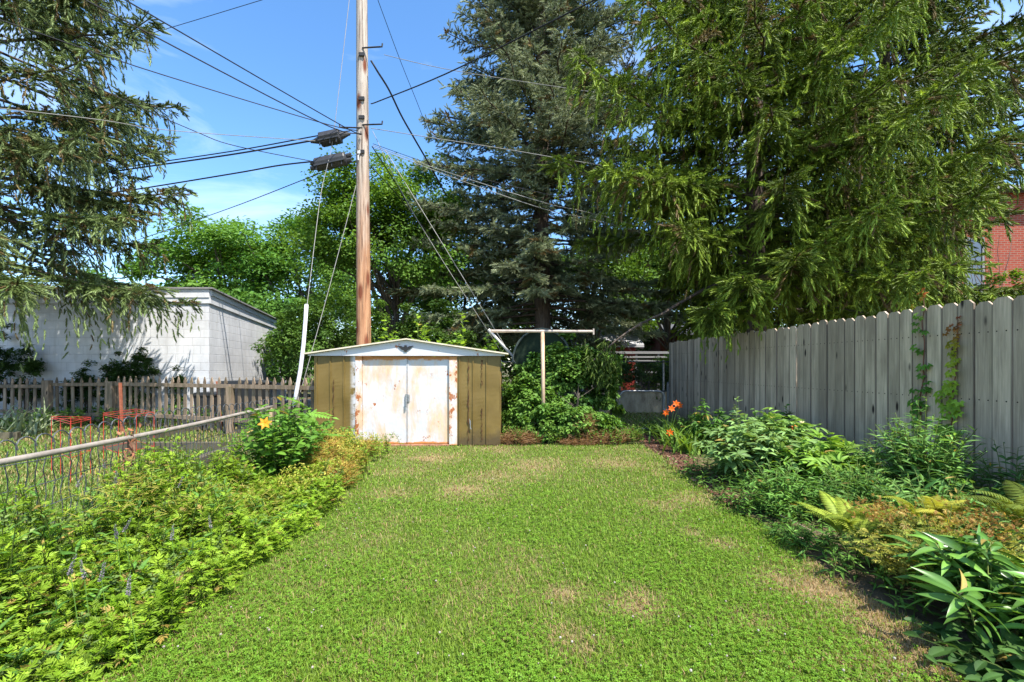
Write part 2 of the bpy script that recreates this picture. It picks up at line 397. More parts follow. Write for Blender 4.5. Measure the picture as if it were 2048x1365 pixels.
def broadleaf(name,label,base,H,cc,rad,ncl,clr,npc,ll,c1,c2,trunk_r=.15,nl=10,T=T_wide,seed=1,group=None,cat='tree',mat='leaf',flat=.65,stems=1,shell=(.45,1.0)):
    """cc: crown centre height; rad: (rx,ry,rz)"""
    global rng; keep=rng; rng=np.random.default_rng(seed)
    base=np.asarray(base,float); rt=thing(name,label,cat,base,group=group)
    d=rdir(ncl); d[:,2]=np.where(d[:,2]<-.5,-d[:,2]*.6,d[:,2]); rr=rng.uniform(*shell,size=(ncl,1))**.7
    cen=base+A(0,0,cc)+d*rr*np.asarray(rad)*(1+.12*rng.normal(size=(ncl,1)))
    cr=clr*rng.uniform(.6,1.3,ncl)
    K=ncl*npc; idx=np.repeat(np.arange(ncl),npc)
    q=rdir(K)*(rng.random((K,1))**.45); off=q*cr[idx][:,None]*A(1,1,flat)
    pos=cen[idx]+off
    pos[:,2]=np.maximum(pos[:,2],base[2]+.04)
    out=nrm(pos-(base+A(0,0,cc*.8)))
    nz=nrm(A(0,0,.9)+.5*out+rng.normal(size=(K,3))*.5)
    X=nrm(np.cross(nz,rdir(K))+out*.25-A(0,0,.25))
    tint=cmix(ncl,c1,c2,.1)
    col=np.clip(tint[idx]*(1+.16*rng.normal(size=(K,1))),.004,.9)
    m=MB(); inst(m,T,pos,X,nz,ll*rng.uniform(.65,1.3,K),col)
    tk=MB()
    for k in range(stems):
        bo=A(*(rng.normal(size=2)*(.0 if stems==1 else rad[0]*.25)),0)
        top=base+bo*1.6+A(0,0,cc*.95); z=np.linspace(0,1,7)
        pts=(base+bo)[None]*(1-z[:,None])+top[None]*z[:,None]; pts[:,:2]+=np.cumsum(rng.normal(size=(7,2)),0)*.04*min(1,H*.12)
        tube(tk,pts,trunk_r*(1-.55*z),8,noise=.15)
        for j in rng.choice(ncl,min(nl,ncl),replace=False):
            s=rng.uniform(.35,.95); p0=np.array([np.interp(s,z,pts[:,a]) for a in range(3)]); p1=cen[j]
            u=np.linspace(0,1,6)[:,None]; mid=(p0+p1)/2-A(0,0,.08)*np.linalg.norm(p1-p0)
            cv=p0*(1-u)**2+2*mid*u*(1-u)+p1*u*u
            tube(tk,cv,trunk_r*.4*(1-.8*u[:,0]),5,cap=False)
    tk.build('trunk' if cat=='tree' else 'stems',M['bark2'],rt,base,True); m.build('crown' if cat=='tree' else 'foliage',M[mat],rt,base)
    rng=keep; return rt

# ---------------------------------------------------------------- small plants
def clump(name,label,cat,base,r,h,nst,T,ll,lps,c1,c2,group=None,mat='leaf',up=.35,t0=.2,parent=None,stemc=(.09,.13,.03),seed=1,hv=.35,whorl=1,flop=0,flowers=None,single=True,kind=None,boxs=None,tw=.5,lsc=0.6,nrm_j=.3,dead=.025):
    """leafy stems; boxs=(x0,x1,y0,y1) spreads the stems over a rectangle instead of a disc"""
    global rng; keep=rng; rng=np.random.default_rng(seed)
    base=A(base[0],base[1],base[2] if len(base)>2 else 0)
    m=MB(); ms=MB()
    if boxs is None:
        a=rng.random(nst)*2*PI; q=np.sqrt(rng.random(nst)); tx=np.stack([np.cos(a)*q*r,np.sin(a)*q*r],1); bx=tx*.35; dome=1-.45*q**2
    else:
        tx=np.stack([rng.uniform(boxs[0],boxs[1],nst)-base[0],rng.uniform(boxs[2],boxs[3],nst)-base[1]],1); bx=tx+rng.normal(size=tx.shape)*.05; dome=np.ones(nst)
    hh=h(tx[:,0]+base[0],tx[:,1]+base[1]) if callable(h) else h*dome
    hh=hh*(1-hv*rng.random(nst))
    p0=np.concatenate([bx,np.zeros((nst,1))],1)+base; p2=np.concatenate([tx,hh[:,None]],1)+base
    p1=(p0+p2)/2; p1[:,2]+=.2*hh; p1[:,:2]-=.25*(tx-bx)
    K=nst*lps; si=np.repeat(np.arange(nst),lps); t=np.tile((np.arange(lps)+.5)/lps,nst); t=np.clip(t0+(1-t0)*t+rng.uniform(-.03,.03,K),0,1)[:,None]
    pos=p0[si]*(1-t)**2+2*p1[si]*t*(1-t)+p2[si]*t*t
    az=(np.tile(np.arange(lps)//whorl,nst)*2.39996+np.tile(np.arange(lps)%whorl,nst)*2*PI/whorl+rng.random(nst)[si]*6.28+rng.normal(size=K)*.25)
    el=(up+ .55*(t[:,0]-.6)+rng.normal(size=K)*.25-flop)
    X=np.stack([np.cos(az)*np.cos(el),np.sin(az)*np.cos(el),np.sin(el)],1)
    nz=A(0,0,1)+rng.normal(size=(K,3))*nrm_j
    s=ll*(1-lsc*np.clip((t[:,0]-.5)*2,0,1)**2)*rng.uniform(.7,1.2,K)
    st=cmix(nst,c1,c2,.12); col=np.clip(st[si]*(1+.17*rng.normal(size=(K,1))),.004,.9); dd_=rng.random(K)<dead; col[dd_]=cmix(int(dd_.sum()),(.28,.20,.05),(.42,.32,.10))
    inst(m,T,pos,X,nz,s,col)
    u=np.linspace(0,1,5)[:,None]
    for k in range(nst):
        tube(ms,p0[k]*(1-u)**2+2*p1[k]*u*(1-u)+p2[k]*u*u,np.linspace(.0045,.002,5)*max(1,h(base[0],base[1])*1.0 if callable(h) else h*1.3),3,stemc,False)
    rng=keep
    if kind:
        ms_o=ms; 
        for k,f in ms.f.items():
            for a in f: m.f.setdefault(k,[]).append(a+m.n)
        m.v+=ms.v; m.c+=ms.c; m.n+=ms.n
        return tag(m.build(name,M[mat],None,base),label,cat,group,kind)
    if parent is None: rt=thing(name,label,cat,base,group=group)
    else: rt=parent
    ms.build('stems',M['stem'],rt,base); m.build('foliage',M[mat],rt,base,mat in ('gloss','waxy'))
    return rt
def straps(mb,base,n,ln,wd,r,c1,c2,bend=1.0,tilt=(.15,.7),seg=7):
    base=np.asarray(base,float)
    for k in range(n):
        az=rng.random()*2*PI; th=rng.uniform(*tilt); l=ln*rng.uniform(.6,1.1); w0=wd*rng.uniform(.7,1.1); b=bend*rng.uniform(.5,1.3)
        p=base+A(rng.normal()*r,rng.normal()*r,0); side=A(-math.sin(az),math.cos(az),0); c=cmix(1,c1,c2)[0]
        V=[]; a=th
        for i in range(seg+1):
            s=i/seg; ww=w0*(1-s**2.2)*(.65+.35*min(1,s*4))+.0008
            nn=A(-math.cos(az)*math.cos(a),-math.sin(az)*math.cos(a),math.sin(a))
            V+=[p+side*ww+nn*ww*.35,p.copy(),p-side*ww+nn*ww*.35]
            p=p+A(math.cos(az)*math.sin(a),math.sin(az)*math.sin(a),math.cos(a))*l/seg; a+=b*1.9/seg*(.3+s)
        f=[]
        for i in range(seg): f+=[(3*i,3*i+1,3*i+4,3*i+3),(3*i+1,3*i+2,3*i+5,3*i+4)]
        mb.add(V,f,c)
def tangle(mb,cen,rad,n,ln,w,c1,c2):
    q=rdir(n)*(rng.random((n,1))**.4); pos=np.asarray(cen)+q*np.asarray(rad); pos[:,2]=np.maximum(pos[:,2],.015)
    X=rdir(n); X[:,2]=np.abs(X[:,2])*.5
    T=(np.array([(0,-.5,0),(0,.5,0),(.5,.5,.12),(.5,-.5,.12),(1,.3,.05),(1,-.3,.05)]),[np.array([(0,1,2,3),(3,2,4,5)])])
    s=np.stack([ln*rng.uniform(.5,1.3,n),np.full(n,w),ln*np.ones(n)],1)
    inst(mb,T,pos,X,rdir(n),s,cmix(n,c1,c2))
def lily(mb,p,s,face,c):
    """six recurved petals"""
    p=np.asarray(p,float); face=nrm(np.asarray(face,float)); u=nrm(np.cross(face,A(0,.3,1))); v=np.cross(face,u)
    a=np.arange(6)*PI/3+.3
    d=np.cos(a)[:,None]*u+np.sin(a)[:,None]*v
    X=d*.85+face*.55
    inst(mb,leafT([.05,.2,.26,.16,.01],-.35,.15),np.tile(p,(6,1)),X,np.tile(face,(6,1)),np.full(6,s),cmix(6,c,tuple(min(1,q*1.15) for q in c),.06))
    k=5; inst(mb,T_dia,np.tile(p,(k,1)),face+rdir(k)*.3,rdir(k),np.tile(A(s*.7,s*.08,s*.1),(k,1)),np.tile(A(.6,.35,.03),(k,1)))
# ================================================================= GROUND
def struct(name,mb,mat): return tag(mb.build(name,mat),kind='structure')
m,nt,out=newmat('soil_ground'); b=bsdf(nt,out,.95,.1); v=ocoord(nt)
n1=noise(nt,v,.55,6,.6); n2=noise(nt,v,14,6,.7)
gc=mix(nt,ramp(nt,n1,[(.42,0),(.58,1)]),(.085,.062,.04),(.07,.105,.022)); gc=mix(nt,ramp(nt,n2,[(.35,0),(.7,1)]),gc,(.13,.10,.06)); L(nt,gc,b.inputs['Base Color']); L(nt,bump(nt,n2,.8,.03),b.inputs['Normal'])
M['soil']=m
mb=MB(); mb.add([(-150,-20,0),(150,-20,0),(150,220,0),(-150,220,0)],[(0,1,2,3)]); struct('ground',mb,M['soil'])

DRY=[(1690,1165,.3),(1750,1225,.35),(1640,1185,.22),(1560,1170,.2),(1000,955,.4),(950,985,.35),(1060,935,.45),(1390,1070,.10),(1150,1290,.14),(1290,1215,.17),(780,990,.25),(1385,1000,.3),(1230,930,.35),
     (870,915,.4),(990,900,.4),(1330,1010,.25),(1440,1090,.14),(1500,1240,.14),(1830,1290,.3),(1860,1340,.3),(650,1010,.15),(1120,1190,.1)]
DRY=[(*G(x,y)[:2],r) for x,y,r in DRY]
def vnoise(x,y,f,seed=0):
    r=np.random.default_rng(seed); tab=r.random((64,64)); X=x*f+20; Y=y*f+20
    i=np.floor(X).astype(int); j=np.floor(Y).astype(int); u=X-i; w_=Y-j; u=u*u*(3-2*u); w_=w_*w_*(3-2*w_)
    g=lambda a,b_: tab[a%64,b_%64]
    return (g(i,j)*(1-u)+g(i+1,j)*u)*(1-w_)+(g(i,j+1)*(1-u)+g(i+1,j+1)*u)*w_
def dry(x,y):
    d=np.zeros_like(x)
    for cx,cy,r in DRY: d=np.maximum(d,.68*np.exp(-(((x-cx)/r)**2+((y-cy)/(r*.9))**2)*(1)))
    k=.55*vnoise(x,y,1.6,1)+.3*vnoise(x,y,5,2)+.15*vnoise(x,y,14,3)
    far=np.clip((y-3.6)/3.0,0,1)*.17
    return np.clip(d*(.45+.9*k)+np.clip((k-.52)*2.2,0,1)*.35+far*(.2+1.2*k),0,1)
XL=lambda y: -1.80-.12*np.clip(y-5,0,3)+.05*np.sin(y*5)
XR=lambda y: 1.98+.17*np.clip((y-4.4)/2,0,1)+.04*np.sin(y*4)
g1=np.linspace(0,1,60); g2=np.linspace(.3,7.5,110); U,Y=np.meshgrid(g1,g2,indexing='ij'); X=(XL(Y)-.1)*(1-U)+(XR(Y)+.05)*U
D=dry(X.ravel(),Y.ravel())[:,None]
col=A(.08,.13,.022)*(1-D)+A(.30,.225,.12)*D
vv=np.stack([X.ravel(),Y.ravel(),np.full(X.size,.006)],1); ii=np.arange(60*110).reshape(60,110); q=np.stack([ii[:-1,:-1].ravel(),ii[1:,:-1].ravel(),ii[1:,1:].ravel(),ii[:-1,1:].ravel()],1)
mb=MB(); mb.add(vv,q,col); m,nt,out=newmat('lawn_thatch'); b=bsdf(nt,out,.95,.1); n2=noise(nt,ocoord(nt),60,5,.7); L(nt,mix(nt,1.0,attr(nt),ramp(nt,n2,[(.3,.55),(.7,1.3)]),'MULTIPLY'),b.inputs['Base Color']); L(nt,bump(nt,n2,.8,.02),b.inputs['Normal']); M['thatch']=m
struct('lawn',mb,m)
# mulch path to the gate
mb=MB(); ys=np.linspace(4.2,10.6,20); lo=2.02+.18*np.clip((ys-4.4)/3,0,1.4)+.03*np.sin(ys*6); hi=lo+.36+.12*np.clip(ys-6,0,3)*.5+.04*np.sin(ys*5+1)
vv=[];
for y,a_,b_ in zip(ys,lo,hi): vv+=[(a_,y,.010),(b_,y,.010)]
mb.add(vv,[(2*i,2*i+1,2*i+3,2*i+2) for i in range(19)])
m,nt,out=newmat('mulch'); b=bsdf(nt,out,.95,.1); n2=noise(nt,ocoord(nt,(1,2.5,1)),38,6,.75); L(nt,ramp(nt,n2,[(.28,(.05,.026,.018)),(.5,(.17,.085,.055)),(.75,(.30,.18,.125))]),b.inputs['Base Color']); L(nt,bump(nt,n2,1,.03),b.inputs['Normal']); M['mulch']=m
struct('mulch_path',mb,m)
mb=MB()  # loose bark chips
k=900; yy=rng.uniform(4.3,10,k); pos=np.stack([2.02+.18*np.clip((yy-4.4)/3,0,1.4)+rng.random(k)*.5,yy,np.full(k,.018)],1)
inst(mb,T_dia,pos,rdir(k)*A(1,1,.15),np.tile(A(0,0,1),(k,1))+rng.normal(size=(k,3))*.3,np.stack([rng.uniform(.02,.07,k)]*3,1),cmix(k,(.10,.05,.035),(.34,.21,.15)))
tag(mb.build('bark_chips',M['stem']),'loose reddish bark chips and dead needles covering the narrow path','bark chips',kind='stuff')
# alley beyond the gate
mb=MB(); mb.add([(-30,14.6,.006),(40,14.6,.006),(40,18.2,.006),(-30,18.2,.006)],[(0,1,2,3)]); struct('alley',mb,plain('alley_asphalt',(.16,.155,.15),.9,.2,0,.2,3,.2))

# ---- grass blades
def grass(name,label,K,xl,xr,y0,y1,hfun,c1,c2,dryc,dryf,seed,wmul=1,p=1.0,thin=0.35):
    r=np.random.default_rng(seed)
    u=r.random(K); y=1/(1/y0-(1/y0-1/y1)*u); x=xl(y)+(xr(y)-xl(y))*r.random(K)
    dd=dryf(x,y); kp=r.random(K)>dd*thin; x,y,dd=x[kp],y[kp],dd[kp]; K=len(x)
    h=hfun(K,r,y); wd=.0022*wmul*np.maximum(1,y/2.6)*r.uniform(.7,1.4,K); az=r.random(K)*6.283; bend=r.uniform(.15,1.0,K)
    dx,dy=np.cos(az),np.sin(az); sx,sy=-dy,dx; V=np.zeros((K,5,3))
    for j,(t,ws) in enumerate(((0,-1),(0,1),(.55,.8),(.55,-.8),(1,0))):
        hx=h*bend*t**1.7; V[:,j,0]=x+dx*hx+sx*wd*ws; V[:,j,1]=y+dy*hx+sy*wd*ws; V[:,j,2]=.004+h*t*np.sqrt(np.maximum(.05,1-.75*(bend*t)**2))
    o=np.arange(K)[:,None]*5
    isdry=(r.random(K)<dd*.85+.05)[:,None]
    t=r.random((K,1)); c=np.asarray(c1)*(1-t)+np.asarray(c2)*t; c=np.where(isdry,np.asarray(dryc)*(.7+.6*r.random((K,1))),c*(1+.15*r.normal(size=(K,1))))
    mb=MB(); mb.add(V.reshape(-1,3),o+np.array([[0,1,2,3]]),np.repeat(np.clip(c,.005,.9),5,0)); mb.f.setdefault(3,[]).append(o+np.array([[3,2,4]]))
    return tag(mb.build(name,M['grass']),label,'grass',kind='stuff')
grass('lawn_grass','mown green lawn grass with dry straw coloured patches',200000,lambda y:XL(y)-.1,lambda y:XR(y)+.06,1.5,7.55,lambda K,r,y:r.uniform(.014,.038,K)*(1+.6*(r.random(K)<.07)),(.135,.235,.018),(.245,.35,.042),(.40,.28,.14),dry,3,.8)
def sidedry(x,y): return np.clip(.2+.9*(vnoise(x,y,1.1,8)-.3),0,1)
grass('side_yard_grass','thin patchy grass of the neighbouring garden behind the wire fence',110000,lambda y:-.95*y-3.5-0*y,lambda y:-2.75+0*y,2.2,11.2,lambda K,r,y:r.uniform(.03,.08,K),(.10,.20,.025),(.22,.30,.06),(.40,.30,.13),lambda x,y: .45*sidedry(x,y),4,1.15)
grass('back_strip_grass','strip of shaded grass between the wire gate and the concrete wall',16000,lambda y:1.6+0*y,lambda y:4.6+0*y,8.8,12.5,lambda K,r,y:r.uniform(.04,.09,K),(.15,.26,.03),(.26,.38,.05),(.40,.34,.14),sidedry,5,1.5)
grass('verge_grass','bright grass verge above the concrete wall beyond the gate',14000,lambda y:-2.0+0*y,lambda y:9.0+0*y,12.75,14.6,lambda K,r,y:r.uniform(.25,.75,K),(.12,.22,.03),(.24,.34,.06),(.35,.28,.12),sidedry,6,2.5)
# ---- clover
K=52000; u=rng.random(K); y=1/(1/1.5-(1/1.5-1/6.4)*u); x=XL(y)+(XR(y)-XL(y))*rng.random(K)
cd=vnoise(x,y,1.2,21)*.6+vnoise(x,y,3.5,22)*.4-np.clip((y-4.2)/2.5,0,.35)+.10
kp=(rng.random(K)<np.clip((cd-.33)*5,0.03,1))&(rng.random(K)>dry(x,y)*1.1); x,y=x[kp],y[kp]; K=len(x)
mb=MB(); nz=A(0,0,1)+rng.normal(size=(K,3))*.33; inst(mb,T_clover,np.stack([x,y,rng.uniform(.015,.045,K)],1),rdir(K)*A(1,1,.05),nz,rng.uniform(.007,.0125,K)*np.maximum(1,y/3.6),cmix(K,(.12,.245,.018),(.19,.345,.034),.16))
tag(mb.build('clover_leaves',M['leaf']),'bright three leaved clover spread through the lawn','clover',kind='stuff')
K=120; u=rng.random(K); y=1/(1/1.7-(1/1.7-1/6.0)*u); x=XL(y)+.2+(XR(y)-XL(y)-.4)*rng.random(K)
mb=MB()
for a_,b_ in zip(x,y):
    z=rng.uniform(.04,.065); s=rng.uniform(.0035,.0065)
    sphere(mb,(a_,b_,z),s,cmix(1,(.40,.34,.27),(.55,.5,.43),.05)[0],6,5,(1,1,.9)); tube(mb,[(a_,b_,0),(a_,b_,z)],.0012,3,(.1,.16,.04),False)
tag(mb.build('clover_blossoms',M['petal']),'tiny white clover blossoms dotted over the lawn','clover blossoms',kind='stuff')

# ================================================================= SHED
SX,SY=-1.72,7.4
shed=thing('storage_shed','low olive metal garden shed with rusty white double doors and a flat gable roof','shed',(SX,SY,0),.02)
m,nt,out=newmat('olive_sheet_metal'); b=bsdf(nt,out,.5,.4,.1); v=ocoord(nt); n=noise(nt,v,2.2,5,.6); n3=noise(nt,ocoord(nt,(26,1,3)),2.2,6,.7)
oc=ramp(nt,n,[(.3,(.125,.082,.018)),(.7,(.20,.136,.038))]); oc=mix(nt,ramp(nt,n3,[(.68,0),(.72,1)]),oc,(.075,.03,.012)); n4=noise(nt,ocoord(nt,(30,1,6)),3.3,4,.6); oc=mix(nt,ramp(nt,n4,[(.74,0),(.76,1)]),oc,(.42,.36,.2)); sx_=sepz(nt)[0]; wm=math_(nt,'MULTIPLY',ramp(nt,math_(nt,'ADD',sx_,1.5),[(.555,0),(.64,1)]),math_(nt,'SUBTRACT',1,math_(nt,'GREATER_THAN',sx_,-.8))); oc=mix(nt,math_(nt,'MULTIPLY',wm,ramp(nt,noise(nt,ocoord(nt),7,5,.6),[(.42,0),(.52,.9)])),oc,(.6,.6,.62))
zz_=sepz(nt)[2]; oc=mix(nt,ramp(nt,math_(nt,'ADD',zz_,math_(nt,'MULTIPLY',math_(nt,'SUBTRACT',noise(nt,ocoord(nt),5,5,.65),.5),.7)),[(.05,.75),(.32,0)]),oc,(.07,.05,.028)); L(nt,oc,b.inputs['Base Color']); nb_=noise(nt,ocoord(nt,(4,1,3.2)),1.3,3,.5); L(nt,bump(nt,nb_,.12,.03),b.inputs['Normal']); M['olive']=m; M['rustseam']=plain('rust_seam',(.075,.035,.018),.85,.15,0,.4,20)
def rusty(name,thr,zb,zt,base=(.56,.555,.565),sc=3.2,mx=.85,sp=.63):
    m,nt,out=newmat(name); b=bsdf(nt,out,.5,.35); v=ocoord(nt,(1,1,.45)); n=noise(nt,v,sc,8,.66,.3); f=noise(nt,ocoord(nt,(9,1,1)),4,7,.7); z=sepz(nt)[2]
    soft=ramp(nt,math_(nt,'ADD',math_(nt,'MULTIPLY',n,.75),math_(nt,'MULTIPLY',f,.25)),[(thr,0),(thr+.12,mx)])
    # heavier towards the bottom track and along the head rail
    eb=math_(nt,'SUBTRACT',1,math_(nt,'DIVIDE',math_(nt,'SUBTRACT',z,zb),.09),True); et=math_(nt,'SUBTRACT',1,math_(nt,'DIVIDE',math_(nt,'SUBTRACT',zt,z),.13),True)
    ed=math_(nt,'MAXIMUM',eb,et,True); edg=ramp(nt,math_(nt,'MULTIPLY',ed,math_(nt,'ADD',noise(nt,ocoord(nt,(3.5,1,3)),2.2,6,.7),.12)),[(.33,0),(.43,1)])
    c=mix(nt,soft,ramp(nt,n,[(.3,base),(.8,tuple(q*.9 for q in base))]),ramp(nt,f,[(.35,(.56,.33,.15)),(.65,(.66,.47,.29))]))
    dk=ramp(nt,noise(nt,ocoord(nt,(1,1,.7)),6.5,6,.72),[(sp,0),(sp+.03,1)]); c=mix(nt,dk,c,(.36,.12,.04)); c=mix(nt,edg,c,(.50,.21,.06))
    L(nt,c,b.inputs['Base Color']); L(nt,bump(nt,noise(nt,ocoord(nt,(3,1,2)),1.5,4,.5),.5,.03),b.inputs['Normal']); return m
M['door']=rusty('rusty_white_door',.455,.03,1.47,sc=2.4); M['jamb']=rusty('rusty_white_trim',.44,.0,1.46,sc=7,sp=.54); M['gable']=rusty('white_gable',.60,1.43,2.2)
def ribbed(mb,x0,x1,ys,z0,z1,pitch=.222,rib=.024,dep=.016):
    xs=[x0]; 
    k=x0+.03
    prof=[(x0,0)]
    while k+rib<x1:
        prof+=[(k,0),(k+.004,-dep),(k+rib-.004,-dep),(k+rib,0)]; k+=pitch
    prof.append((x1,0)); zs=np.linspace(z0,z1,25)
    V=[(x,ys+y+ (.005*math.sin(6.3*zz+x*7)+.003*math.sin(11*zz-x*13)+.002*math.sin(5*zz+x*31))*math.sin(PI*(zz-z0)/(z1-z0)),zz) for zz in zs for x,y in prof]; n=len(prof)
    mb.add(V,[(r*n+i,r*n+i+1,(r+1)*n+i+1,(r+1)*n+i) for r in range(24) for i in range(n-1)])
for x0,x1 in ((-1.52,-.85),(.815,1.52)):
    mb=MB(); ribbed(mb,x0,x1,0,.02,1.50); mb.build('front_panel',M['olive'],shed)
for x in (-1.52,1.52):
    mb=MB(); ribbed(mb,0,1.95,0,.02,1.50); o=mb.build('side_wall',M['olive'],shed); o.location=(x,.0,0) if x>0 else (x,1.95,0); o.rotation_euler=(0,0,PI/2 if x>0 else -PI/2)
mb=MB(); ribbed(mb,-1.52,1.52,0,.02,1.5); o=mb.build('back_wall',M['olive'],shed); o.location=(0,1.95,0); o.rotation_euler=(0,0,PI)
for x0,x1,hx in ((-.738,-.004,-.03),(.004,.683,.03)):
    mb=MB(); n=7; V=[];
    for r in range(9):
        for i in range(n):
            x=x0+(x1-x0)*i/(n-1); z=.04+1.432*r/8; V.append((x,.032+.006*math.sin(x*7+z*5)*math.sin(PI*i/(n-1))*math.sin(PI*r/8),z))
    mb.add(V,[(r*n+i,r*n+i+1,(r+1)*n+i+1,(r+1)*n+i) for r in range(8) for i in range(n-1)])
    xe=x1 if x0<0 else x0-.0; box(mb,x0,x0+.012,.02,.045,.04,1.472); box(mb,x1-.012,x1,.02,.045,.04,1.472)
    d=mb.build('door',M['door'],shed)
    if x0<0:
        hb=MB(); box(hb,-.035,.0,.004,.03,.72,.86); box(hb,-.028,-.008,-.016,.003,.64,.745); hb.build('latch',M['steel'],d)
    else:
        hb=MB(); box(hb,.006,.032,.006,.03,.73,.85); hb.build('latch',M['steel'],d)
for xs_,za,zb_ in ((1.003,.08,1.45),(1.225,.10,.62),(1.225,1.0,1.42),(-1.2,.3,1.1)):
    mb=MB(); z_=np.linspace(za,zb_,26); wv=np.abs(rng.normal(size=26))*.006+.0015; xv=xs_+rng.normal(size=26)*.003
    V=[];
    for z__,w__,x__ in zip(z_,wv,xv): V+=[(x__-w__,-.0185,z__),(x__+w__,-.0185,z__)]
    mb.add(V,[(2*i,2*i+1,2*i+3,2*i+2) for i in range(25)]); mb.build('torn_seam',M['rustseam'],shed)
mb=MB(); prism(mb,[(1.02,.46),(1.045,.40),(1.04,.33),(1.055,.27),(1.03,.30),(1.025,.38)],-.03,-.02); mb.build('peeled_flap',M['steel'],shed)
mb=MB(); box(mb,-.848,-.742,-.012,.05,.02,1.478); box(mb,.687,.815,-.012,.05,.02,1.478); box(mb,-.742,.687,-.010,.05,1.476,1.50); mb.build('door_frame',M['jamb'],shed)
mb=MB(); box(mb,-.742,.687,-.03,.06,.0,.032); mb.build('door_track',plain('rusty_track',(.33,.16,.10),.7,.3,0,.5,14),shed)
EV,PK=1.50,1.745   # eave and peak heights of the gable board
mb=MB(); prism(mb,[(-1.60,EV-.012),(1.60,EV-.012),(1.60,EV+.01),(0,PK),(-1.60,EV+.01)],-.045,-.022); mb.build('gable_board',M['gable'],shed)
for sgn in (-1,1):
    mb=MB(); t=.022; pts=[(0,PK+.005),(sgn*1.66,EV+.008),(sgn*1.66,EV+.008+t),(0,PK+.005+t)]
    if sgn>0: pts=pts[::-1]
    prism(mb,pts,-.10,2.05); mb.build('roof_panel',plain('cream_roof_edge',(.62,.55,.40),.6,.3,0,.2,6),shed)
# spread eagle emblem
mb=MB(); half=[(0,.055),(.012,.062),(.02,.05),(.018,.036),(.04,.03),(.06,.045),(.13,.052),(.115,.038),(.10,.03),(.105,.024),(.085,.014),(.088,.008),(.065,-.002),(.066,-.010),(.045,-.014),(.035,-.02),(.022,-.02),(.03,-.045),(.012,-.04),(0,-.05)]
pts=[(-x,z) for x,z in half[::-1]][:-1]+half if False else [(x,z) for x,z in half]+[(-x,z) for x,z in half[-2:0:-1]]
pts=[(x-.02,z+1.60) for x,z in pts][::-1]
prism(mb,pts,-.062,-.046); mb.build('eagle_emblem',plain('black_emblem',(.02,.02,.02),.5,.4),shed)

# ================================================================= UTILITY POLE
PX,PY=-3.22,9.8
pole=thing('utility_pole','tall wooden utility pole rising behind the shed, grey above and orange below','utility pole',(PX,PY,0))
m,nt,out=newmat('pole_wood'); b=bsdf(nt,out,.85,.15); n=noise(nt,ocoord(nt,(14,14,.55)),2.0,8,.7,.3); z=sepz(nt)[2]
zz=math_(nt,'ADD',math_(nt,'DIVIDE',z,11),math_(nt,'MULTIPLY',math_(nt,'SUBTRACT',noise(nt,ocoord(nt,(5,5,.8)),1.5,4),.5),.35))
pc=mix(nt,ramp(nt,zz,[(.30,0),(.56,1)]),ramp(nt,n,[(.3,(.25,.115,.06)),(.7,(.50,.285,.165))]),ramp(nt,n,[(.3,(.27,.21,.165)),(.7,(.56,.50,.43))]))
kn=nt.nodes.new('ShaderNodeTexVoronoi'); kn.inputs['Scale'].default_value=1.0; L(nt,ocoord(nt,(4.2,4.2,1.25)),kn.inputs['Vector']); pc=mix(nt,ramp(nt,kn.outputs['Distance'],[(.15,1),(.30,0)]),pc,(.17,.055,.03))
cr_=noise(nt,ocoord(nt,(22,22,.35)),2.3,5,.6); pc=mix(nt,ramp(nt,cr_,[(.56,0),(.61,.85)]),pc,(.06,.035,.025))
L(nt,pc,b.inputs['Base Color']); L(nt,bump(nt,n,.7,.02),b.inputs['Normal'])
mb=MB(); z=np.linspace(0,11.5,24); tube(mb,np.stack([-.006*z*.9+0*z,0*z,z],1),.165-.0052*z,16,noise=.03); mb.build('shaft',m,pole,smooth=True)
PZ=lambda py: CH-(py-HY)*PY/F
def hwb(f): hb=MB(); f(hb); hb.build('bracket',M['hardware'],pole)
M['hardware']=plain('black_hardware',(.03,.03,.032),.6,.3)
for py,l in ((104,.40),(262,-.42),(256,.40)):
    zz=PZ(py); hwb(lambda h: tube(h,[(.0,-.12,zz),(l,-.18,zz-.02),(l+.04*np.sign(l),-.18,zz-.02),(l+.05*np.sign(l),-.18,zz+.05)],.016,6))
for py in (242,310,205,118): zz=PZ(py); hwb(lambda h: box(h,-.07,.05,-.16,-.12,zz-.035,zz+.035))
hw=MB(); zz=PZ(316); box(hw,-.085,-.06,-.165,-.14,zz-.12,zz+.08); box(hw,-.085,-.03,-.165,-.14,zz-.02,zz+.02); box(hw,-.05,-.03,-.165,-.14,zz-.02,zz+.09); hw.build('white_clamp',plain('white_plastic',(.75,.75,.74),.5,.4),pole)

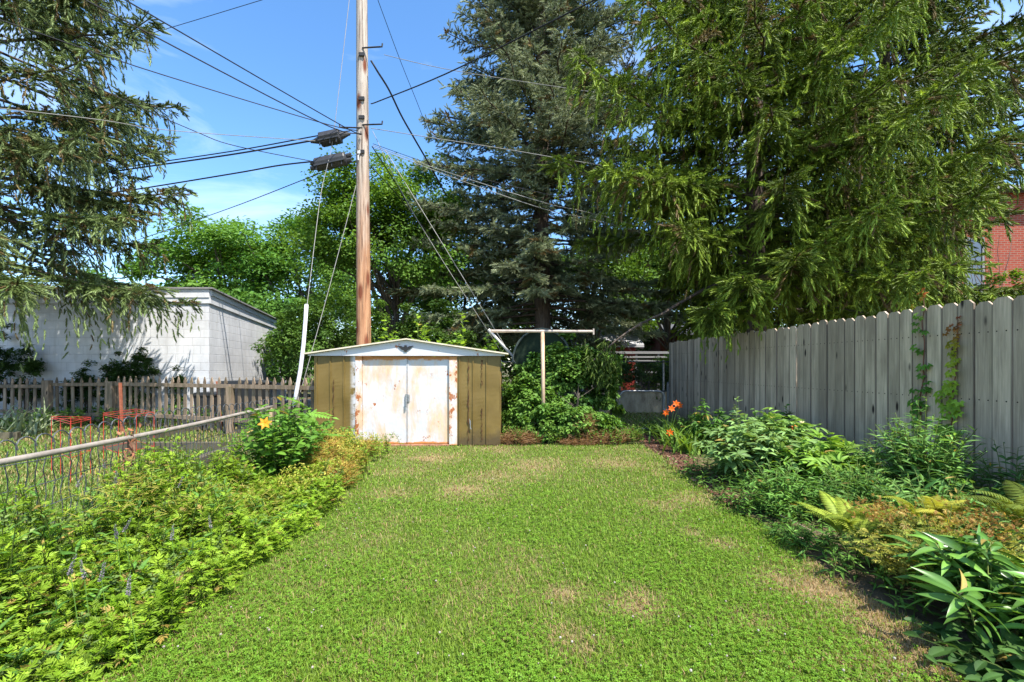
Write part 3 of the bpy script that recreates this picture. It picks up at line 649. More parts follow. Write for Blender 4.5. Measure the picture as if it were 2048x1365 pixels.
# ---- splice closures
def closure(x0,y0,x1,y1,r,label,kind):
    a_=P(x0,y0,9.45); b_=P(x1,y1,9.45); c_=(a_+b_)/2; rt=thing('splice_closure',label,'splice closure',c_); d=b_-a_; mt=M['closure']
    mb=MB(); u=np.array([0,.03,.06,.94,.97,1]); rr=r*np.array([.55,.9,1,1,.9,.55]); tube(mb,a_+u[:,None]*d,rr,8 if kind else 14); mb.build('body',mt,rt,c_)
    n=nrm(d)
    for sg in (-1,1):
        mb=MB(); e=b_ if sg>0 else a_
        if kind: tube(mb,[e,e+n*sg*.2],[r*.55,.02],8)
        else:
            for k in (-1,1): tube(mb,[e+A(0,0,.05*k),e+n*sg*.09+A(0,0,.05*k)],[.05,.045],8)
        mb.build('end_boot',mt,rt,c_)
    mb=MB(); bar(mb,a_+d*.05+A(0,-r,-r*.55),b_-d*.02+A(0,-r,-r*.55),.03,.03); 
    for k in (.12,.6,.9): bar(mb,a_+d*k+A(0,-r*.9,-r*.6),a_+d*k+A(0,-r*.9,-r*1.25),.02,.02)
    mb.build('hanger',M['closure'],rt,c_)
M['closure']=plain('closure_plastic',(.035,.035,.038),.5,.4,0,.4,6)
closure(640,281,682,272,.15,'upper boxy black splice closure on the cables beside the pole',True)
closure(630,331,694,317,.135,'lower round black splice closure on the cables beside the pole',False)

# ---- cables: pixel, depth
def cable(name,label,pts,r,mat='wire',n=14,sag=0,cat='cable',group=None):
    q=np.array([P(*p) for p in pts]); m_=len(q)
    if m_==2:
        u=np.linspace(0,1,n)[:,None]; c=q[0]*(1-u)+q[1]*u; c[:,2]-=sag*4*(u*(1-u))[:,0]
    else:
        t=np.linspace(0,m_-1,n*2); c=[]
        for s in t:
            i=min(int(s),m_-2); f=s-i; p0=q[max(i-1,0)];p1=q[i];p2=q[i+1];p3=q[min(i+2,m_-1)]
            c.append(.5*((2*p1)+(-p0+p2)*f+(2*p0-5*p1+4*p2-p3)*f*f+(-p0+3*p1-3*p2+p3)*f**3))
        c=np.array(c)
    mb=MB(); tube(mb,c,r,5); o=mb.build(name,M[mat],None,c[0]); return tag(o,label,cat,group)
D0=9.62
cable('service_drop','black service cable from the pole crossing the sky, the lower of the two steep ones',[(722,268,D0),(640,245,9.0),(170,0,6.2),(-250,-215,4.6)],.011)
cable('service_drop','steepest black service cable running from the pole over the left spruce tip',[(722,264,D0),(690,255,9.2),(250,0,6.0),(-60,-180,4.6)],.010)
cable('service_drop','black cable rising gently from the pole to the top left behind the sky gap',[(716,262,D0),(640,245,9.1),(300,142,7.6),(0,40,6.7),(-300,-55,6)],.009)
cable('service_drop','thin cable passing through the left spruce down to the lower splice closure',[(635,325,9.45),(470,292,8.8),(390,263,8.4),(230,192,7.6),(0,80,6.8),(-260,-40,6.2)],.008)
cable('phone_cable','pale thin cable drooping across the left spruce to the upper splice closure',[(640,283,9.45),(350,262,8.2),(200,240,7.4),(0,217,6.7),(-260,190,6)],.007,'wiregrey')
for k,(dy,l) in enumerate(((0,'upper strand of the thick doubled trunk cable reaching the upper splice closure'),(8,'lower strand of the thick doubled trunk cable reaching the upper splice closure'))):
    cable('trunk_cable',l,[(700,262+dy,D0),(640,271+dy,9.5),(470,302+dy*.8,10.2),(260,333+dy*.7,11),(120,355+dy*.6,11.8),(-200,395,13)],.018 if k else .013)
cable('trunk_cable','thick black cable reaching the lower round splice closure from the left spruce',[(640,322,9.45),(560,331,9.7),(470,347,10.2),(260,381,11),(150,395,11.6),(-200,440,13)],.016)
cable('phone_cable','thin black cable sloping down from the pole to the low left treetops',[(712,322,D0),(640,347,10),(470,413,12),(300,472,14),(80,545,17)],.010)
cable('span_wire','thin wire high in the sky running to the left spruce top',[(525,0,9),(330,59,9.4),(150,110,10),(-100,170,11)],.006)
cable('span_wire','thin wire falling steeply right of the pole top into the pear tree',[(752,-10,9.9),(800,120,11),(838,215,12),(860,275,13)],.007)
cable('riser_cable','thick sagging black cable hanging from the pole hardware down into the trees',[(742,122,9.65),(756,145,9.7),(778,180,9.9),(803,232,10.3),(832,283,10.7),(862,335,11.2),(893,392,11.8)],.021)
cable('service_drop','black service cable climbing from the pole across the blue spruce to the top right',[(742,208,D0),(762,201,9.4),(905,142,8.2),(1190,0,6.6),(1500,-150,5.2)],.012)
cable('span_wire','sunlit grey wire from the pole top sagging across the blue spruce',[(768,110,9.6),(905,141,9.4),(1175,183,9.3),(1500,228,10),(2150,330,11)],.0065,'wiregrey')
cable('span_wire','sunlit silver wire leaving the pole at splice height toward the green boughs',[(742,257,9.6),(850,274,9.3),(1000,297,9.3),(1165,325,9.4),(1500,380,10),(1900,440,11)],.0075,'wiregrey')
for k,l in enumerate(('highest wire of the bundle falling from the pole toward the right boughs','middle wire of the bundle falling from the pole toward the right boughs','lowest wire of the bundle falling from the pole toward the right boughs')):
    cable('bundle_wire',l,[(746,288+3*k,9.62),(860,328+5*k,9.3),(960,357+9*k,9),(1100,396+13*k-(6 if k==0 else 0),8.7),(1240,430+12*k-14*(k==0),9.0),(1700,560+14*k,10.2)],.0065 if k else .006,'wiregrey' if k else 'wire')
cable('drop_wire','steeper of the two black wires falling from the pole into the blue spruce',[(744,293,9.65),(790,365,10.4),(838,447,11.3)],.012)
cable('drop_wire','shallower of the two black wires falling from the pole into the blue spruce',[(742,334,9.7),(790,385,10.5),(830,435,11.2),(890,505,12)],.010)
# guy wires
cable('guy_wire','long grey guy wire falling from the pole behind the shed, sleeved at its foot',[(770,300,9.7),(1056,768,9.7),(1075,800,9.75)],.0075,'wiregrey',cat='guy wire')
cable('guy_wire','thin rusty guy wire running beside the sleeved one',[(745,262,9.75),(830,432,9.8),(1000,700,9.9)],.006,'wiregrey',cat='guy wire')
cable('guy_wire','thin guy wire left of the pole entering the white sleeve',[(702,-30,9.6),(668,262,9.4),(655,330,9.3),(640,400,9.1),(614,612,8.4),(590,792,8.0),(586,815,7.95)],.0065,'wiregrey',cat='guy wire')
cable('guy_wire','lower tan guy wire between the pole and the white plastic sleeve',[(712,372,9.7),(660,570,9.0),(612,745,8.4),(596,800,8.2)],.0065,'wiregrey',cat='guy wire')
def guard(name,label,pts,r,mat):
    q=np.array([P(*p) for p in pts]); mb=MB(); tube(mb,q,r,8); o=mb.build(name,mat,None,q[-1],True); return tag(o,label,'guy guard')
M['whiteplastic']=plain('white_sleeve',(.60,.60,.63),.45,.4,0,.1,5)
guard('guy_guard','tall bent white plastic guy sleeve standing at the picket fence',[(613,610,8.38),(611,640,8.3),(607,690,8.2),(601,740,8.1),(593,785,8.02),(588,812,7.98)],[.036]*6,M['whiteplastic'])
guard('guy_guard','slanted pale metal guy sleeve ending behind the right shed corner',[(977,659,9.69),(1026,714,9.69)],[.03,.03],plain('pale_sleeve',(.5,.48,.45),.5,.4))

# ================================================================= CLOTHESLINE POST
cl=thing('clothesline_post','rusty steel T shaped clothesline post standing behind the ivy','clothesline post',(*P(1087,0,8.0)[:2],0))
m,nt,out=newmat('rusty_pipe'); b=bsdf(nt,out,.6,.4,.2); n=noise(nt,ocoord(nt,(1,1,.6)),6,6,.65); L(nt,ramp(nt,n,[(.3,(.36,.21,.11)),(.65,(.56,.43,.31))]),b.inputs['Base Color']); M['rustpipe']=m
mb=MB(); tube(mb,[(0,0,-.1),(-.015,0,1.93)],.035,10); mb.build('upright',M['rustpipe'],cl,smooth=True)
mb=MB(); tube(mb,[(-.92,0,1.945),(.88,0,1.935)],.027,10); box(mb,.875,.90,-.025,.025,1.88,1.985); box(mb,-.935,-.92,-.033,.033,1.915,1.975); mb.build('crossbar',plain('galvanised_crossbar',(.40,.33,.28),.5,.4,.2,.3,8),cl,smooth=False)

# ================================================================= BOARD FENCE (right)
FX=lambda y: 4.54-.05*y
fl=9.75; fo=A(FX(1.5),1.5,0)
bf=thing('board_fence','tall grey weathered dog eared board fence along the planting bed','fence',fo,math.atan2(1,-.05))
x=0; sect=[]; cur=MB(); k=0
while x<fl:
    wd=rng.uniform(.138,.152); h=1.92+rng.normal()*.013; c=wd*rng.uniform(.22,.3); y=rng.normal()*.005; ti=rng.normal()*.005
    shade=rng.random()
    o=[(x,.03),(x+wd,.03),(x+wd+ti,h-c),(x+wd-c+ti,h),(x+c+ti,h),(x+ti,h-c)]
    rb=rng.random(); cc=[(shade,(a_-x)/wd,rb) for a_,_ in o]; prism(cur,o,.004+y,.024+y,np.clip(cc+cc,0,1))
    x+=wd+rng.uniform(.003,.008); k+=1
    if k%16==0: sect.append(cur); cur=MB()
sect.append(cur)
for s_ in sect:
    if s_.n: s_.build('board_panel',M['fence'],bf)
for zz in (.32,1.0,1.62):
    mb=MB(); box(mb,0,fl,-.045,-.002,zz-.045,zz+.045,(.5,.2,.3)); mb.build('rail',M['fence'],bf)
for i in range(5):
    mb=MB(); xx=.05+i*2.4; box(mb,xx,xx+.09,-.14,-.047,0,1.85,(.4,.1*i,.2)); mb.build('post',M['fence'],bf)

# ================================================================= PICKET FENCE
pf=thing('picket_fence','low brown gothic picket fence with a gate bay in front of the white garage','fence',(0,0,0))
QA=A(-10.68,10.4,0);QB=A(-8.94,10.09,0);QC=A(-5.48,8.81,0);QR=A(-3.42,8.05,0);QL=A(-13.2,10.6,0)
pick=[(-.037,0),(.037,0),(.037,.9),(.019,.925),(.036,.955),(.034,.985),(.0,1.075),(-.034,.985),(-.036,.955),(-.019,.925),(-.037,.9)]
def bay(p,q,z0,zr1,zr0,n,dz=0,name='picket_panel',hs=1.0,trim=.09):
    d=nrm(q-p); ln=np.linalg.norm(q-p); e=bpy.data.objects.new(name,None)
    mb=MB()
    for i in range(n):
        s=trim+(ln-2*trim)*(i+.5)/n; o=p+d*s; nn=A(-d[1],d[0],0); j=rng.normal()*.012; ww=rng.uniform(.92,1.08); cc=(rng.random(),rng.random(),rng.random())
        V=[]; m_=len(pick)
        for yy in (.0,.02):
            for a_,z in pick: V.append(o+d*(a_*ww+j*z)+nn*yy+A(0,0,z0+z*hs+(rng.normal()*.004)))
        mb.add(V,[tuple(range(m_)),tuple(range(2*m_-1,m_-1,-1))]+[(a_,a_+m_,(a_+1)%m_+m_,(a_+1)%m_) for a_ in range(m_)],cc)
    mb.build(name,M['picket'],pf)
    for z in (zr1,zr0):
        mb=MB(); bar(mb,p+d*.03+A(0,0,z)-A(-d[1],d[0],0)*.022,q-d*.03+A(0,0,z+dz)-A(-d[1],d[0],0)*.022,.04,.075,(.5,rng.random(),.3)); mb.build('rail',M['picket'],pf)
bpy.data.objects
bay(QL,QA,.0,.86,.28,12,name='picket_panel',hs=.98); bay(QA,QB,.08,.90,.22,7,.02,name='gate_panel',hs=.92); bay(QB,QC,.03,.93,.27,18); bay(QC,QR,.03,.93,.27,11)
for p,h,wd in ((QA,1.0,.15),(QB,.98,.145),(QC,.93,.11)):
    mb=MB(); box(mb,p[0]-wd/2,p[0]+wd/2,p[1]-.075-.04,p[1]+.0,0,h,(.6,rng.random(),.4)); mb.build('post',M['picket'],pf)
for (x_,yb,yt,lx,l) in ((240,868,766,4,'rusty steel stake leaning by the picket gate post'),(434,848,763,-9,'rusty steel stake leaning against the middle of the picket fence')):
    a_=G(x_+lx,yb) if x_<300 else A(*P(x_+lx*-1,850,9.0)[:2],0); d=a_[1]; b_=P(x_,yt,d); mb=MB(); bar(mb,a_,b_,.035,.03); bar(mb,a_+A(0,.02,0),b_+A(0,.02,0),.006,.045); tag(mb.build('steel_stake',plain('rust_stake',(.30,.10,.055),.8,.2,0,.4,9),None,a_),l,'stake')

# ================================================================= LOOP TOP WIRE FENCE (left)
WX=lambda d: -2.47-.092*d
wf=thing('wire_fence','loop topped wire garden fence with a grey pipe rail beside the left bed','fence',(WX(3.3),3.3,0))
wo=A(WX(3.3),3.3,0); RZ=lambda d:.80+.012*np.sin(d*1.3)
mb=MB(); d=np.linspace(1.3,5.6,14); tube(mb,np.stack([WX(d),d,RZ(d)],1),.018,10); mb.build('rail',plain('weathered_rail',(.33,.285,.24),.6,.35,.2,.3,10),wf,wo,True)
for dd in (3.28,5.55):
    mb=MB(); tube(mb,[(WX(dd)-.005,dd,0),(WX(dd),dd,RZ(dd)-.01)],.026,8); mb.build('post',M['rustpipe'] if dd>4 else plain('rusty_post',(.20,.11,.07),.8,.2,0,.4,12),wf,wo)
mb=MB(); off=-.05
ds=np.arange(1.4,5.7,.055)
for i,dd in enumerate(ds):
    zt=.86+.02*math.sin(dd*2.1); z=np.linspace(0,zt,12); wob=.006*np.sin(z*55+i); tube(mb,np.stack([WX(dd)+off+wob,dd+wob*.8,z],1),.0034,3,cap=False)
    if i%2==0:   # loop linking every second pair
        a=np.linspace(0,PI,8); r=.055; tube(mb,np.stack([WX(dd+r)+off-.01*np.sin(a),dd+r-r*np.cos(a),zt+.062*np.sin(a)],1),.0042,4,cap=False)
for z in (.08,.17,.26,.36,.48,.62,.76):
    d=np.linspace(1.4,5.65,60); tube(mb,np.stack([WX(d)+off,d,z+.006*np.sin(d*9+z*40)],1),.0032,3,cap=False)
mb.build('wire_mesh',M['darkwire'],wf,wo)
# dead vine on the post
mb=MB(); 
for k in range(3):
    z=np.linspace(.1,.86,12); tube(mb,np.stack([WX(3.28)+.03*np.sin(z*14+k*2),3.25+.03*np.cos(z*14+k*2),z],1),.004,4,(.20,.08,.05))
kk=70; zz=rng.uniform(.15,.9,kk); pos=np.stack([WX(3.28)+rng.normal(size=kk)*.035,3.25+rng.normal(size=kk)*.035,zz],1); inst(mb,T_oval,pos,rdir(kk)-A(0,0,.8),rdir(kk),rng.uniform(.025,.055,kk),cmix(kk,(.30,.09,.045),(.45,.20,.10)))
tag(mb.build('dead_vine',M['stem'],None,A(WX(3.28),3.25,.1)),'dried red brown vine wound round the rusty wire fence post','vine')

# ================================================================= RED CAGES, TIMBERS
m=plain('red_coated_wire',(.42,.04,.025),.5,.4,0,.15,6); M['red']=m
def cage(label,corners,zt,zm):
    q=[A(*P(px,0,d)[:2],0) for px,d in corners]; c=sum(q)/len(q); mb=MB(); n=len(q)
    for i in range(n):
        a_,b_=q[i],q[(i+1)%n]
        for k in range(2 if n<4 else 1):
            p=a_+(b_-a_)*k*.5; tube(mb,[p-A(0,0,.05),p+A(0,0,zt)],.0036,5)
        for z in (zt,zt-.025,zm): tube(mb,[a_+A(0,0,z),b_+A(0,0,z)],.0032,5)
    tag(mb.build('plant_cage',M['red'],None,c),label,'plant cage',)
cage('red wire plant cage with three sides, nearest the wire fence',[(103,5.5),(141,4.95),(181,5.4)],.70,.30)
cage('red wire plant cage with a square top behind the pipe rail',[(207,5.7),(237,5.35),(308,5.8),(273,6.25)],.72,.28)
for a_,b_,l in ((G(205,903),G(446,903),'dark garden timber lying flat across the neighbouring bed'),(G(290,884),G(455,848),'dark garden timber running back toward the picket fence'),(G(370,960)+A(-.25,.4,0),G(470,920)+A(-.25,.4,0),'short dark timber edge behind the wire mesh'),(G(-60,885),G(38,880),'stub of a timber edge beside the pale iris')):
    mb=MB(); bar(mb,a_+A(0,0,.075),b_+A(0,0,.075),.13,.13,(.3,rng.random(),.2)); tag(mb.build('garden_timber',M['timber'],None,a_),l,'timber')

# ================================================================= WHITE GARAGE
ga=thing('white_garage','low white painted concrete block garage behind the picket fence','garage',(-7.4,11,0))
m,nt,out=newmat('painted_block'); b=bsdf(nt,out,.75,.2); tc=nt.nodes.new('ShaderNodeTexCoord'); sp=nt.nodes.new('ShaderNodeSeparateXYZ'); cb=nt.nodes.new('ShaderNodeCombineXYZ'); L(nt,tc.outputs['Object'],sp.inputs[0])
L(nt,math_(nt,'ADD',sp.outputs[0],0),cb.inputs[0]); L(nt,sp.outputs[2],cb.inputs[1]); bk=nt.nodes.new('ShaderNodeTexBrick'); dn=noise(nt,tc.outputs['Object'],3,4); ds_=nt.nodes.new('ShaderNodeVectorMath'); ds_.operation='MULTIPLY_ADD'; ds_.inputs[1].default_value=(.012,.012,.012); L(nt,dn,ds_.inputs[0]); L(nt,cb.outputs[0],ds_.inputs[2]); L(nt,ds_.outputs[0],bk.inputs['Vector'])
bk.inputs['Scale'].default_value=1; bk.inputs['Brick Width'].default_value=.41; bk.inputs['Row Height'].default_value=.203; bk.inputs['Mortar Size'].default_value=.007; bk.inputs['Mortar Smooth'].default_value=.5
bk.inputs['Color1'].default_value=(.66,.66,.675,1); bk.inputs['Color2'].default_value=(.635,.64,.66,1); bk.inputs['Mortar'].default_value=(.53,.53,.545,1)
dirt=noise(nt,tc.outputs['Object'],1.1,6,.6); L(nt,mix(nt,1.0,bk.outputs[0],ramp(nt,dirt,[(.3,.72),(.65,1.03)]),'MULTIPLY'),b.inputs['Base Color'])
hh=math_(nt,'ADD',math_(nt,'MULTIPLY',bk.outputs['Fac'],-1.0),math_(nt,'MULTIPLY',noise(nt,tc.outputs['Object'],30,4,.6),.3)); L(nt,bump(nt,hh,.55,.015),b.inputs['Normal']); M['block']=m; stv=noise(nt,ocoord(nt,(5,5,.5)),1.4,6,.65)
L(nt,mix(nt,ramp(nt,stv,[(.52,0),(.72,.45)]),b.inputs['Base Color'].links[0].from_socket,(.36,.35,.32)),b.inputs['Base Color'])
mb=MB(); mb.add([(-9,0,0),(0,0,0),(0,0,3.0),(-9,0,3.0)],[(0,1,2,3)]); mb.build('front_wall',M['block'],ga)
mb=MB(); mb.add([(0,0,0),(6.6,0,0),(6.6,0,2.72),(0,0,3.0)],[(0,1,2,3)]); o=mb.build('side_wall',M['block'],ga); o.rotation_euler=(0,0,math.atan2(1,-.21))
dv=nrm(A(-.21,1,0)); pf_=M['whitetrim']=plain('white_trim_board',(.58,.585,.60),.7,.25,0,.12,4)
nv=A(dv[1],-dv[0],0)
mb=MB(); box(mb,-9,.03,-.035,-.003,2.86,3.06); box(mb,-9,.03,-.055,-.036,3.0,3.2); mb.build('fascia',pf_,ga)
mb=MB()
def sideboard(mb,t0,z0,z1,z0e,z1e):
    a_=nv*t0; e_=dv*6.7+nv*t0; i0=nv*.004; ie=dv*6.7+nv*.004
    mb.add([a_+A(0,0,z0),e_+A(0,0,z0e),e_+A(0,0,z1e),a_+A(0,0,z1),i0+A(0,0,z0),ie+A(0,0,z0e),ie+A(0,0,z1e),i0+A(0,0,z1)],BOXF and [(0,1,2,3),(7,6,5,4),(0,4,5,1),(3,2,6,7),(1,5,6,2),(0,3,7,4)])
sideboard(mb,.034,2.86,3.06,2.62,2.78); sideboard(mb,.056,3.061,3.19,2.781,2.91); mb.build('fascia',pf_,ga)
mb=MB(); mb.add([A(-9.2,-.12,3.215),nv*.12+A(0.02,-.12,3.205),dv*6.8+nv*.12+A(0,0,2.925),A(-10.6,6.8,2.94)],[(0,1,2,3)]); v0=mb.v[0]; mb.add(v0+A(0,0,.035),[(3,2,1,0)]); mb.add(np.concatenate([v0[:3],v0[:3]+A(0,0,.035)]),[(0,1,4,3),(1,2,5,4)]); mb.build('roof',plain('grey_roofing',(.26,.25,.25),.8,.2,0,.25,9),ga)

# ---- trash bins behind the fence
def bin_(px,d,w_,h,label,lid):
    c=A(*P(px,0,d)[:2],0); rt=thing('trash_bin',label,'trash bin',c); mt=M['binp']
    mb=MB(); a_=w_*.42; b_=w_*.5; mb.add([(-a_,-a_,0),(a_,-a_,0),(a_,a_,0),(-a_,a_,0),(-b_,-b_,h),(b_,-b_,h),(b_,b_,h),(-b_,b_,h)],BOXF); mb.build('body',mt,rt)
    mb=MB(); prism(mb,[(-b_*1.06,h+.002),(b_*1.06,h+.002),(b_*1.06,h+.03),(b_*.8,h+.075),(-b_*.8,h+.075),(-b_*1.06,h+.03)],-b_*1.1,b_*1.06); mb.build('lid',mt,rt)
    mb=MB(); tube(mb,[(-b_*.7,b_+.06,h-.04),(b_*.7,b_+.06,h-.04)],.015,6); mb.build('handle',mt,rt)
M['binp']=plain('black_plastic_bin',(.028,.03,.033),.5,.4,0,.3,5)
bin_(492,10.1,.74,.93,'black trash bin with a wide lid behind the picket fence',1); bin_(420,10.3,.45,.66,'smaller black bin left of the wide lidded one',0)

# ================================================================= BEYOND THE GATE
# chain link gate
gd=9.1; gx0,gx1=P(1239,0,gd)[0],P(1329,0,gd)[0]; gt=thing('wire_gate','small silver tube gate with rounded top corners across the mulch path','gate',((gx0+gx1)/2,gd,0))
hw_=(gx1-gx0)/2; r=.13; a=np.linspace(PI,PI/2,6); b2=np.linspace(PI/2,0,6)
pts=[(-hw_,0,.05)]+[(-hw_+r+r*math.cos(q),0,.82-r+r*math.sin(q)) for q in a]+[(hw_-r+r*math.cos(q),0,.82-r+r*math.sin(q)) for q in b2]+[(hw_,0,.05)]
mb=MB(); tube(mb,pts,.019,8); tube(mb,[(-hw_,0,.06),(hw_,0,.06)],.016,8); mb.build('tube_frame',M['steel'],gt,smooth=True)
def chain(mb,w0,w1,z0,z1,sp=.06,r=.0016,y=0):
    H=z1-z0
    for k in np.arange(w0-H,w1,sp):
        for sg in (1,-1):
            # diagonal line clipped to the rectangle
            if sg>0: xa,za,xb,zb=k,z0,k+H,z1
            else: xa,za,xb,zb=k,z1,k+H,z0
            t0=max(0,(w0-xa)/H); t1=min(1,(w1-xa)/H)
            if t1<=t0: continue
            p=A(xa+H*t0,y,za+(zb-za)*t0); q=A(xa+H*t1,y,za+(zb-za)*t1); tube(mb,[p,q],r,3,cap=False)
mb=MB(); chain(mb,-hw_,hw_,.07,.8,.07,.0009); mb.build('wire_mesh',M['steel'],gt)
mb=MB(); box(mb,hw_-.03,hw_+.06,-.03,.02,.42,.46); mb.build('latch',M['steel'],gt)
for px,h,l in ((1222,1.25,'dark round gate post half covered by the ivy'),(1336,1.0,'thin grey gate post at the end of the board fence')):
    c=A(*P(px,0,9.15)[:2],0); mb=MB(); tube(mb,[(c[0],c[1],0),(c[0],c[1],h-.03),(c[0],c[1],h)],[.03,.03,.012],8); tag(mb.build('gate_post',M['darkwire'],None,c),l,'post')
# concrete wall, chain link fence on top
cw=MB(); box(cw,1.2,9.5,12.5,12.72,0,.62)
m,nt,out=newmat('stained_concrete'); b=bsdf(nt,out,.9,.15); n=noise(nt,ocoord(nt,(3,3,1)),1.6,7,.68); L(nt,ramp(nt,n,[(.3,(.20,.155,.10)),(.55,(.46,.37,.25)),(.75,(.60,.50,.36))]),b.inputs['Base Color']); L(nt,bump(nt,n,.5,.03),b.inputs['Normal'])
tag(cw.build('concrete_wall',m,None,A(5,12.5,0)),'low stained concrete retaining wall seen through the gate','wall')
cf_=thing('chain_link_fence','grey chain link fence standing on the low concrete wall','fence',(1.6,12.45,0))
mb=MB(); chain(mb,-2.6,7.2,.66,1.45,.09,.0016); mb.build('wire_mesh',M['darkwire'],cf_)
for z in (1.45,.64): mb=MB(); tube(mb,[(-2.6,0,z),(7.2,0,z)],.018,6); mb.build('rail',M['darkwire'],cf_)
for xx in (-1.9,.35,2.6,4.9): mb=MB(); tube(mb,[(xx,.03,0),(xx,.03,1.5)],.03,7); mb.build('post',M['steel'],cf_)
ip=thing('chain_link_fence','nearer chain link panel between the ivy and the gate','fence',(2.0,9.3,0))
mb=MB(); chain(mb,-.9,.05,.05,1.15,.065,.0018); mb.build('wire_mesh',M['darkwire'],ip); mb=MB(); tube(mb,[(-.9,0,1.15),(.05,0,1.15)],.017,6); mb.build('rail',M['darkwire'],ip)
# white rail fence across the alley
wr=thing('white_rail_fence','white slatted rail fence across the alley','fence',(5,18.4,0))
M['whitepaint']=plain('white_rail_paint',(.22,.22,.22),.6,.3,0,.08,4)
for z,hh_ in ((1.9,.10),(1.72,.07),(1.56,.07),(1.1,.07)): mb=MB(); box(mb,-2.6,4.6,-.02,.02,z-hh_/2,z+hh_/2); mb.build('rail',M['whitepaint'],wr)
for xx in np.arange(-2.6,4.7,.9): mb=MB(); box(mb,xx-.04,xx+.04,.021,.08,0,1.95); mb.build('post',M['whitepaint'],wr)
# green arched shelter
ar=thing('arched_shelter','dark green arched tarpaulin shelter behind the ivy mound','shelter',(*P(1084,0,11.2)[:2],0))
R_=.72; a=np.linspace(0,PI,15); M['tarp']=plain('green_tarpaulin',(.026,.040,.024),.9,.05,0,.25,4)
mb=MB(); sec=[(-R_,0)]+[(-R_*math.cos(q),1.42+.82*math.sin(q)) for q in a]+[(R_,0)]; prism(mb,sec[::-1],0.06,2.6); mb.build('cover',M['tarp'],ar)
mb=MB(); tube(mb,[(-R_*1.02*math.cos(q),.0,1.42+.84*math.sin(q)) for q in a],.028,6); mb.build('rim',plain('grey_green_rim',(.10,.12,.10),.8,.1),ar)
# red barn and brown house and brick building
m,nt,out=newmat('grey_shingle'); b=bsdf(nt,out,.85,.15); bk=nt.nodes.new('ShaderNodeTexBrick'); bk.inputs['Scale'].default_value=1; bk.inputs['Brick Width'].default_value=.5; bk.inputs['Row Height'].default_value=.22; bk.inputs['Mortar Size'].default_value=.012
bk.inputs['Color1'].default_value=(.40,.40,.41,1); bk.inputs['Color2'].default_value=(.33,.33,.34,1); bk.inputs['Mortar'].default_value=(.2,.2,.2,1); L(nt,ocoord(nt),bk.inputs['Vector']); L(nt,bk.outputs[0],b.inputs['Base Color']); M['shingle']=m
def house(name,label,cat,x0,x1,y0,y1,zw,zr,wallm,roofm,wins,over=.3,ridge_x=True):
    c=A((x0+x1)/2,y0,0); rt=thing(name,label,cat,c); w_=x1-x0; dp=y1-y0
    mb=MB(); box(mb,-w_/2,w_/2,0,dp,0,zw)
    if not ridge_x: prism(mb,[(-w_/2,zw+.002),(w_/2,zw+.002),(0,zr-.06)],.0,dp)
    mb.build('wall',wallm,rt)
    if ridge_x:
        mb=MB(); mb.add([(-w_/2-over,-over,zw-.05),(w_/2+over,-over,zw-.05),(w_/2+over,dp/2,zr),(-w_/2-over,dp/2,zr),(w_/2+over,dp+over,zw-.05),(-w_/2-over,dp+over,zw-.05)],[(0,1,2,3),(3,2,4,5)])
        mb.v[0]=np.concatenate([mb.v[0],mb.v[0]+A(0,0,.12)]); mb.c[0]=np.ones((12,3)); mb.f={4:[np.array([(3,2,1,0),(5,4,2,3),(6,7,8,9),(9,8,10,11),(0,1,7,6),(5,11,10,4),(1,2,8,7),(2,4,10,8),(0,6,9,3),(3,9,11,5)])]}; mb.n=12
        mb.build('roof',roofm,rt)
    else:
        mb=MB()
        for sg in (-1,1):
            p=[(0,zr),(sg*(w_/2+over),zw-.1),(sg*(w_/2+over),zw+.03),(0,zr+.13)]; prism(mb,p if sg<0 else p[::-1],-over,dp+over)
        mb.build('roof',roofm,rt)
    for (a_,b_,z0,z1) in wins:
        f=MB(); 
        for q in ((a_-.07,a_,z0,z1),(b_,b_+.07,z0,z1),(a_-.07,b_+.07,z1,z1+.08),(a_-.07,b_+.07,z0-.08,z0)): box(f,q[0],q[1],-.04,.02,q[2],q[3])
        fo_=f.build('window',M['whitepaint'],rt); g=MB(); box(g,a_,b_,-.015,.01,z0,z1); g.build('pane',M['glass'],fo_)
    return rt
M['glass']=plain('window_glass',(.09,.11,.14),.08,.6,0,.2,1)
barn=house('red_barn','small red barn with a grey shingle roof beyond the alley','barn',3.0,5.6,20.4,24,2.25,3.2,plain('barn_red',(.20,.028,.02),.8,.2,0,.3,5),M['shingle'],[])
mb=MB(); z=[(-.55,.2)]+[(-.45*math.cos(q)*1.2,1.15+.75*math.sin(q)) for q in np.linspace(0,PI,9)]+[(.55,.2)]; prism(mb,[(x+.1,z_) for x,z_ in z][::-1],-.02,.05); mb.build('arched_opening',M['binp'],barn)
house('brown_house','low brown house with a sloping roof behind the far end of the board fence','house',7.9,12.5,24,30,3.0,4.0,plain('brown_siding',(.16,.06,.04),.8,.2,0,.3,4),plain('slate_roof',(.10,.105,.12),.8,.2,0,.3,6),[(-1.7,-1.2,1.5,2.5),(-.4,.3,1.5,2.5),(1.2,1.9,1.5,2.5)])
m,nt,out=newmat('red_brick'); b=bsdf(nt,out,.85,.15); tc=nt.nodes.new('ShaderNodeTexCoord'); sp=nt.nodes.new('ShaderNodeSeparateXYZ'); cb=nt.nodes.new('ShaderNodeCombineXYZ'); L(nt,tc.outputs['Object'],sp.inputs[0]); L(nt,math_(nt,'ADD',sp.outputs[0],sp.outputs[1]),cb.inputs[0]); L(nt,sp.outputs[2],cb.inputs[1])
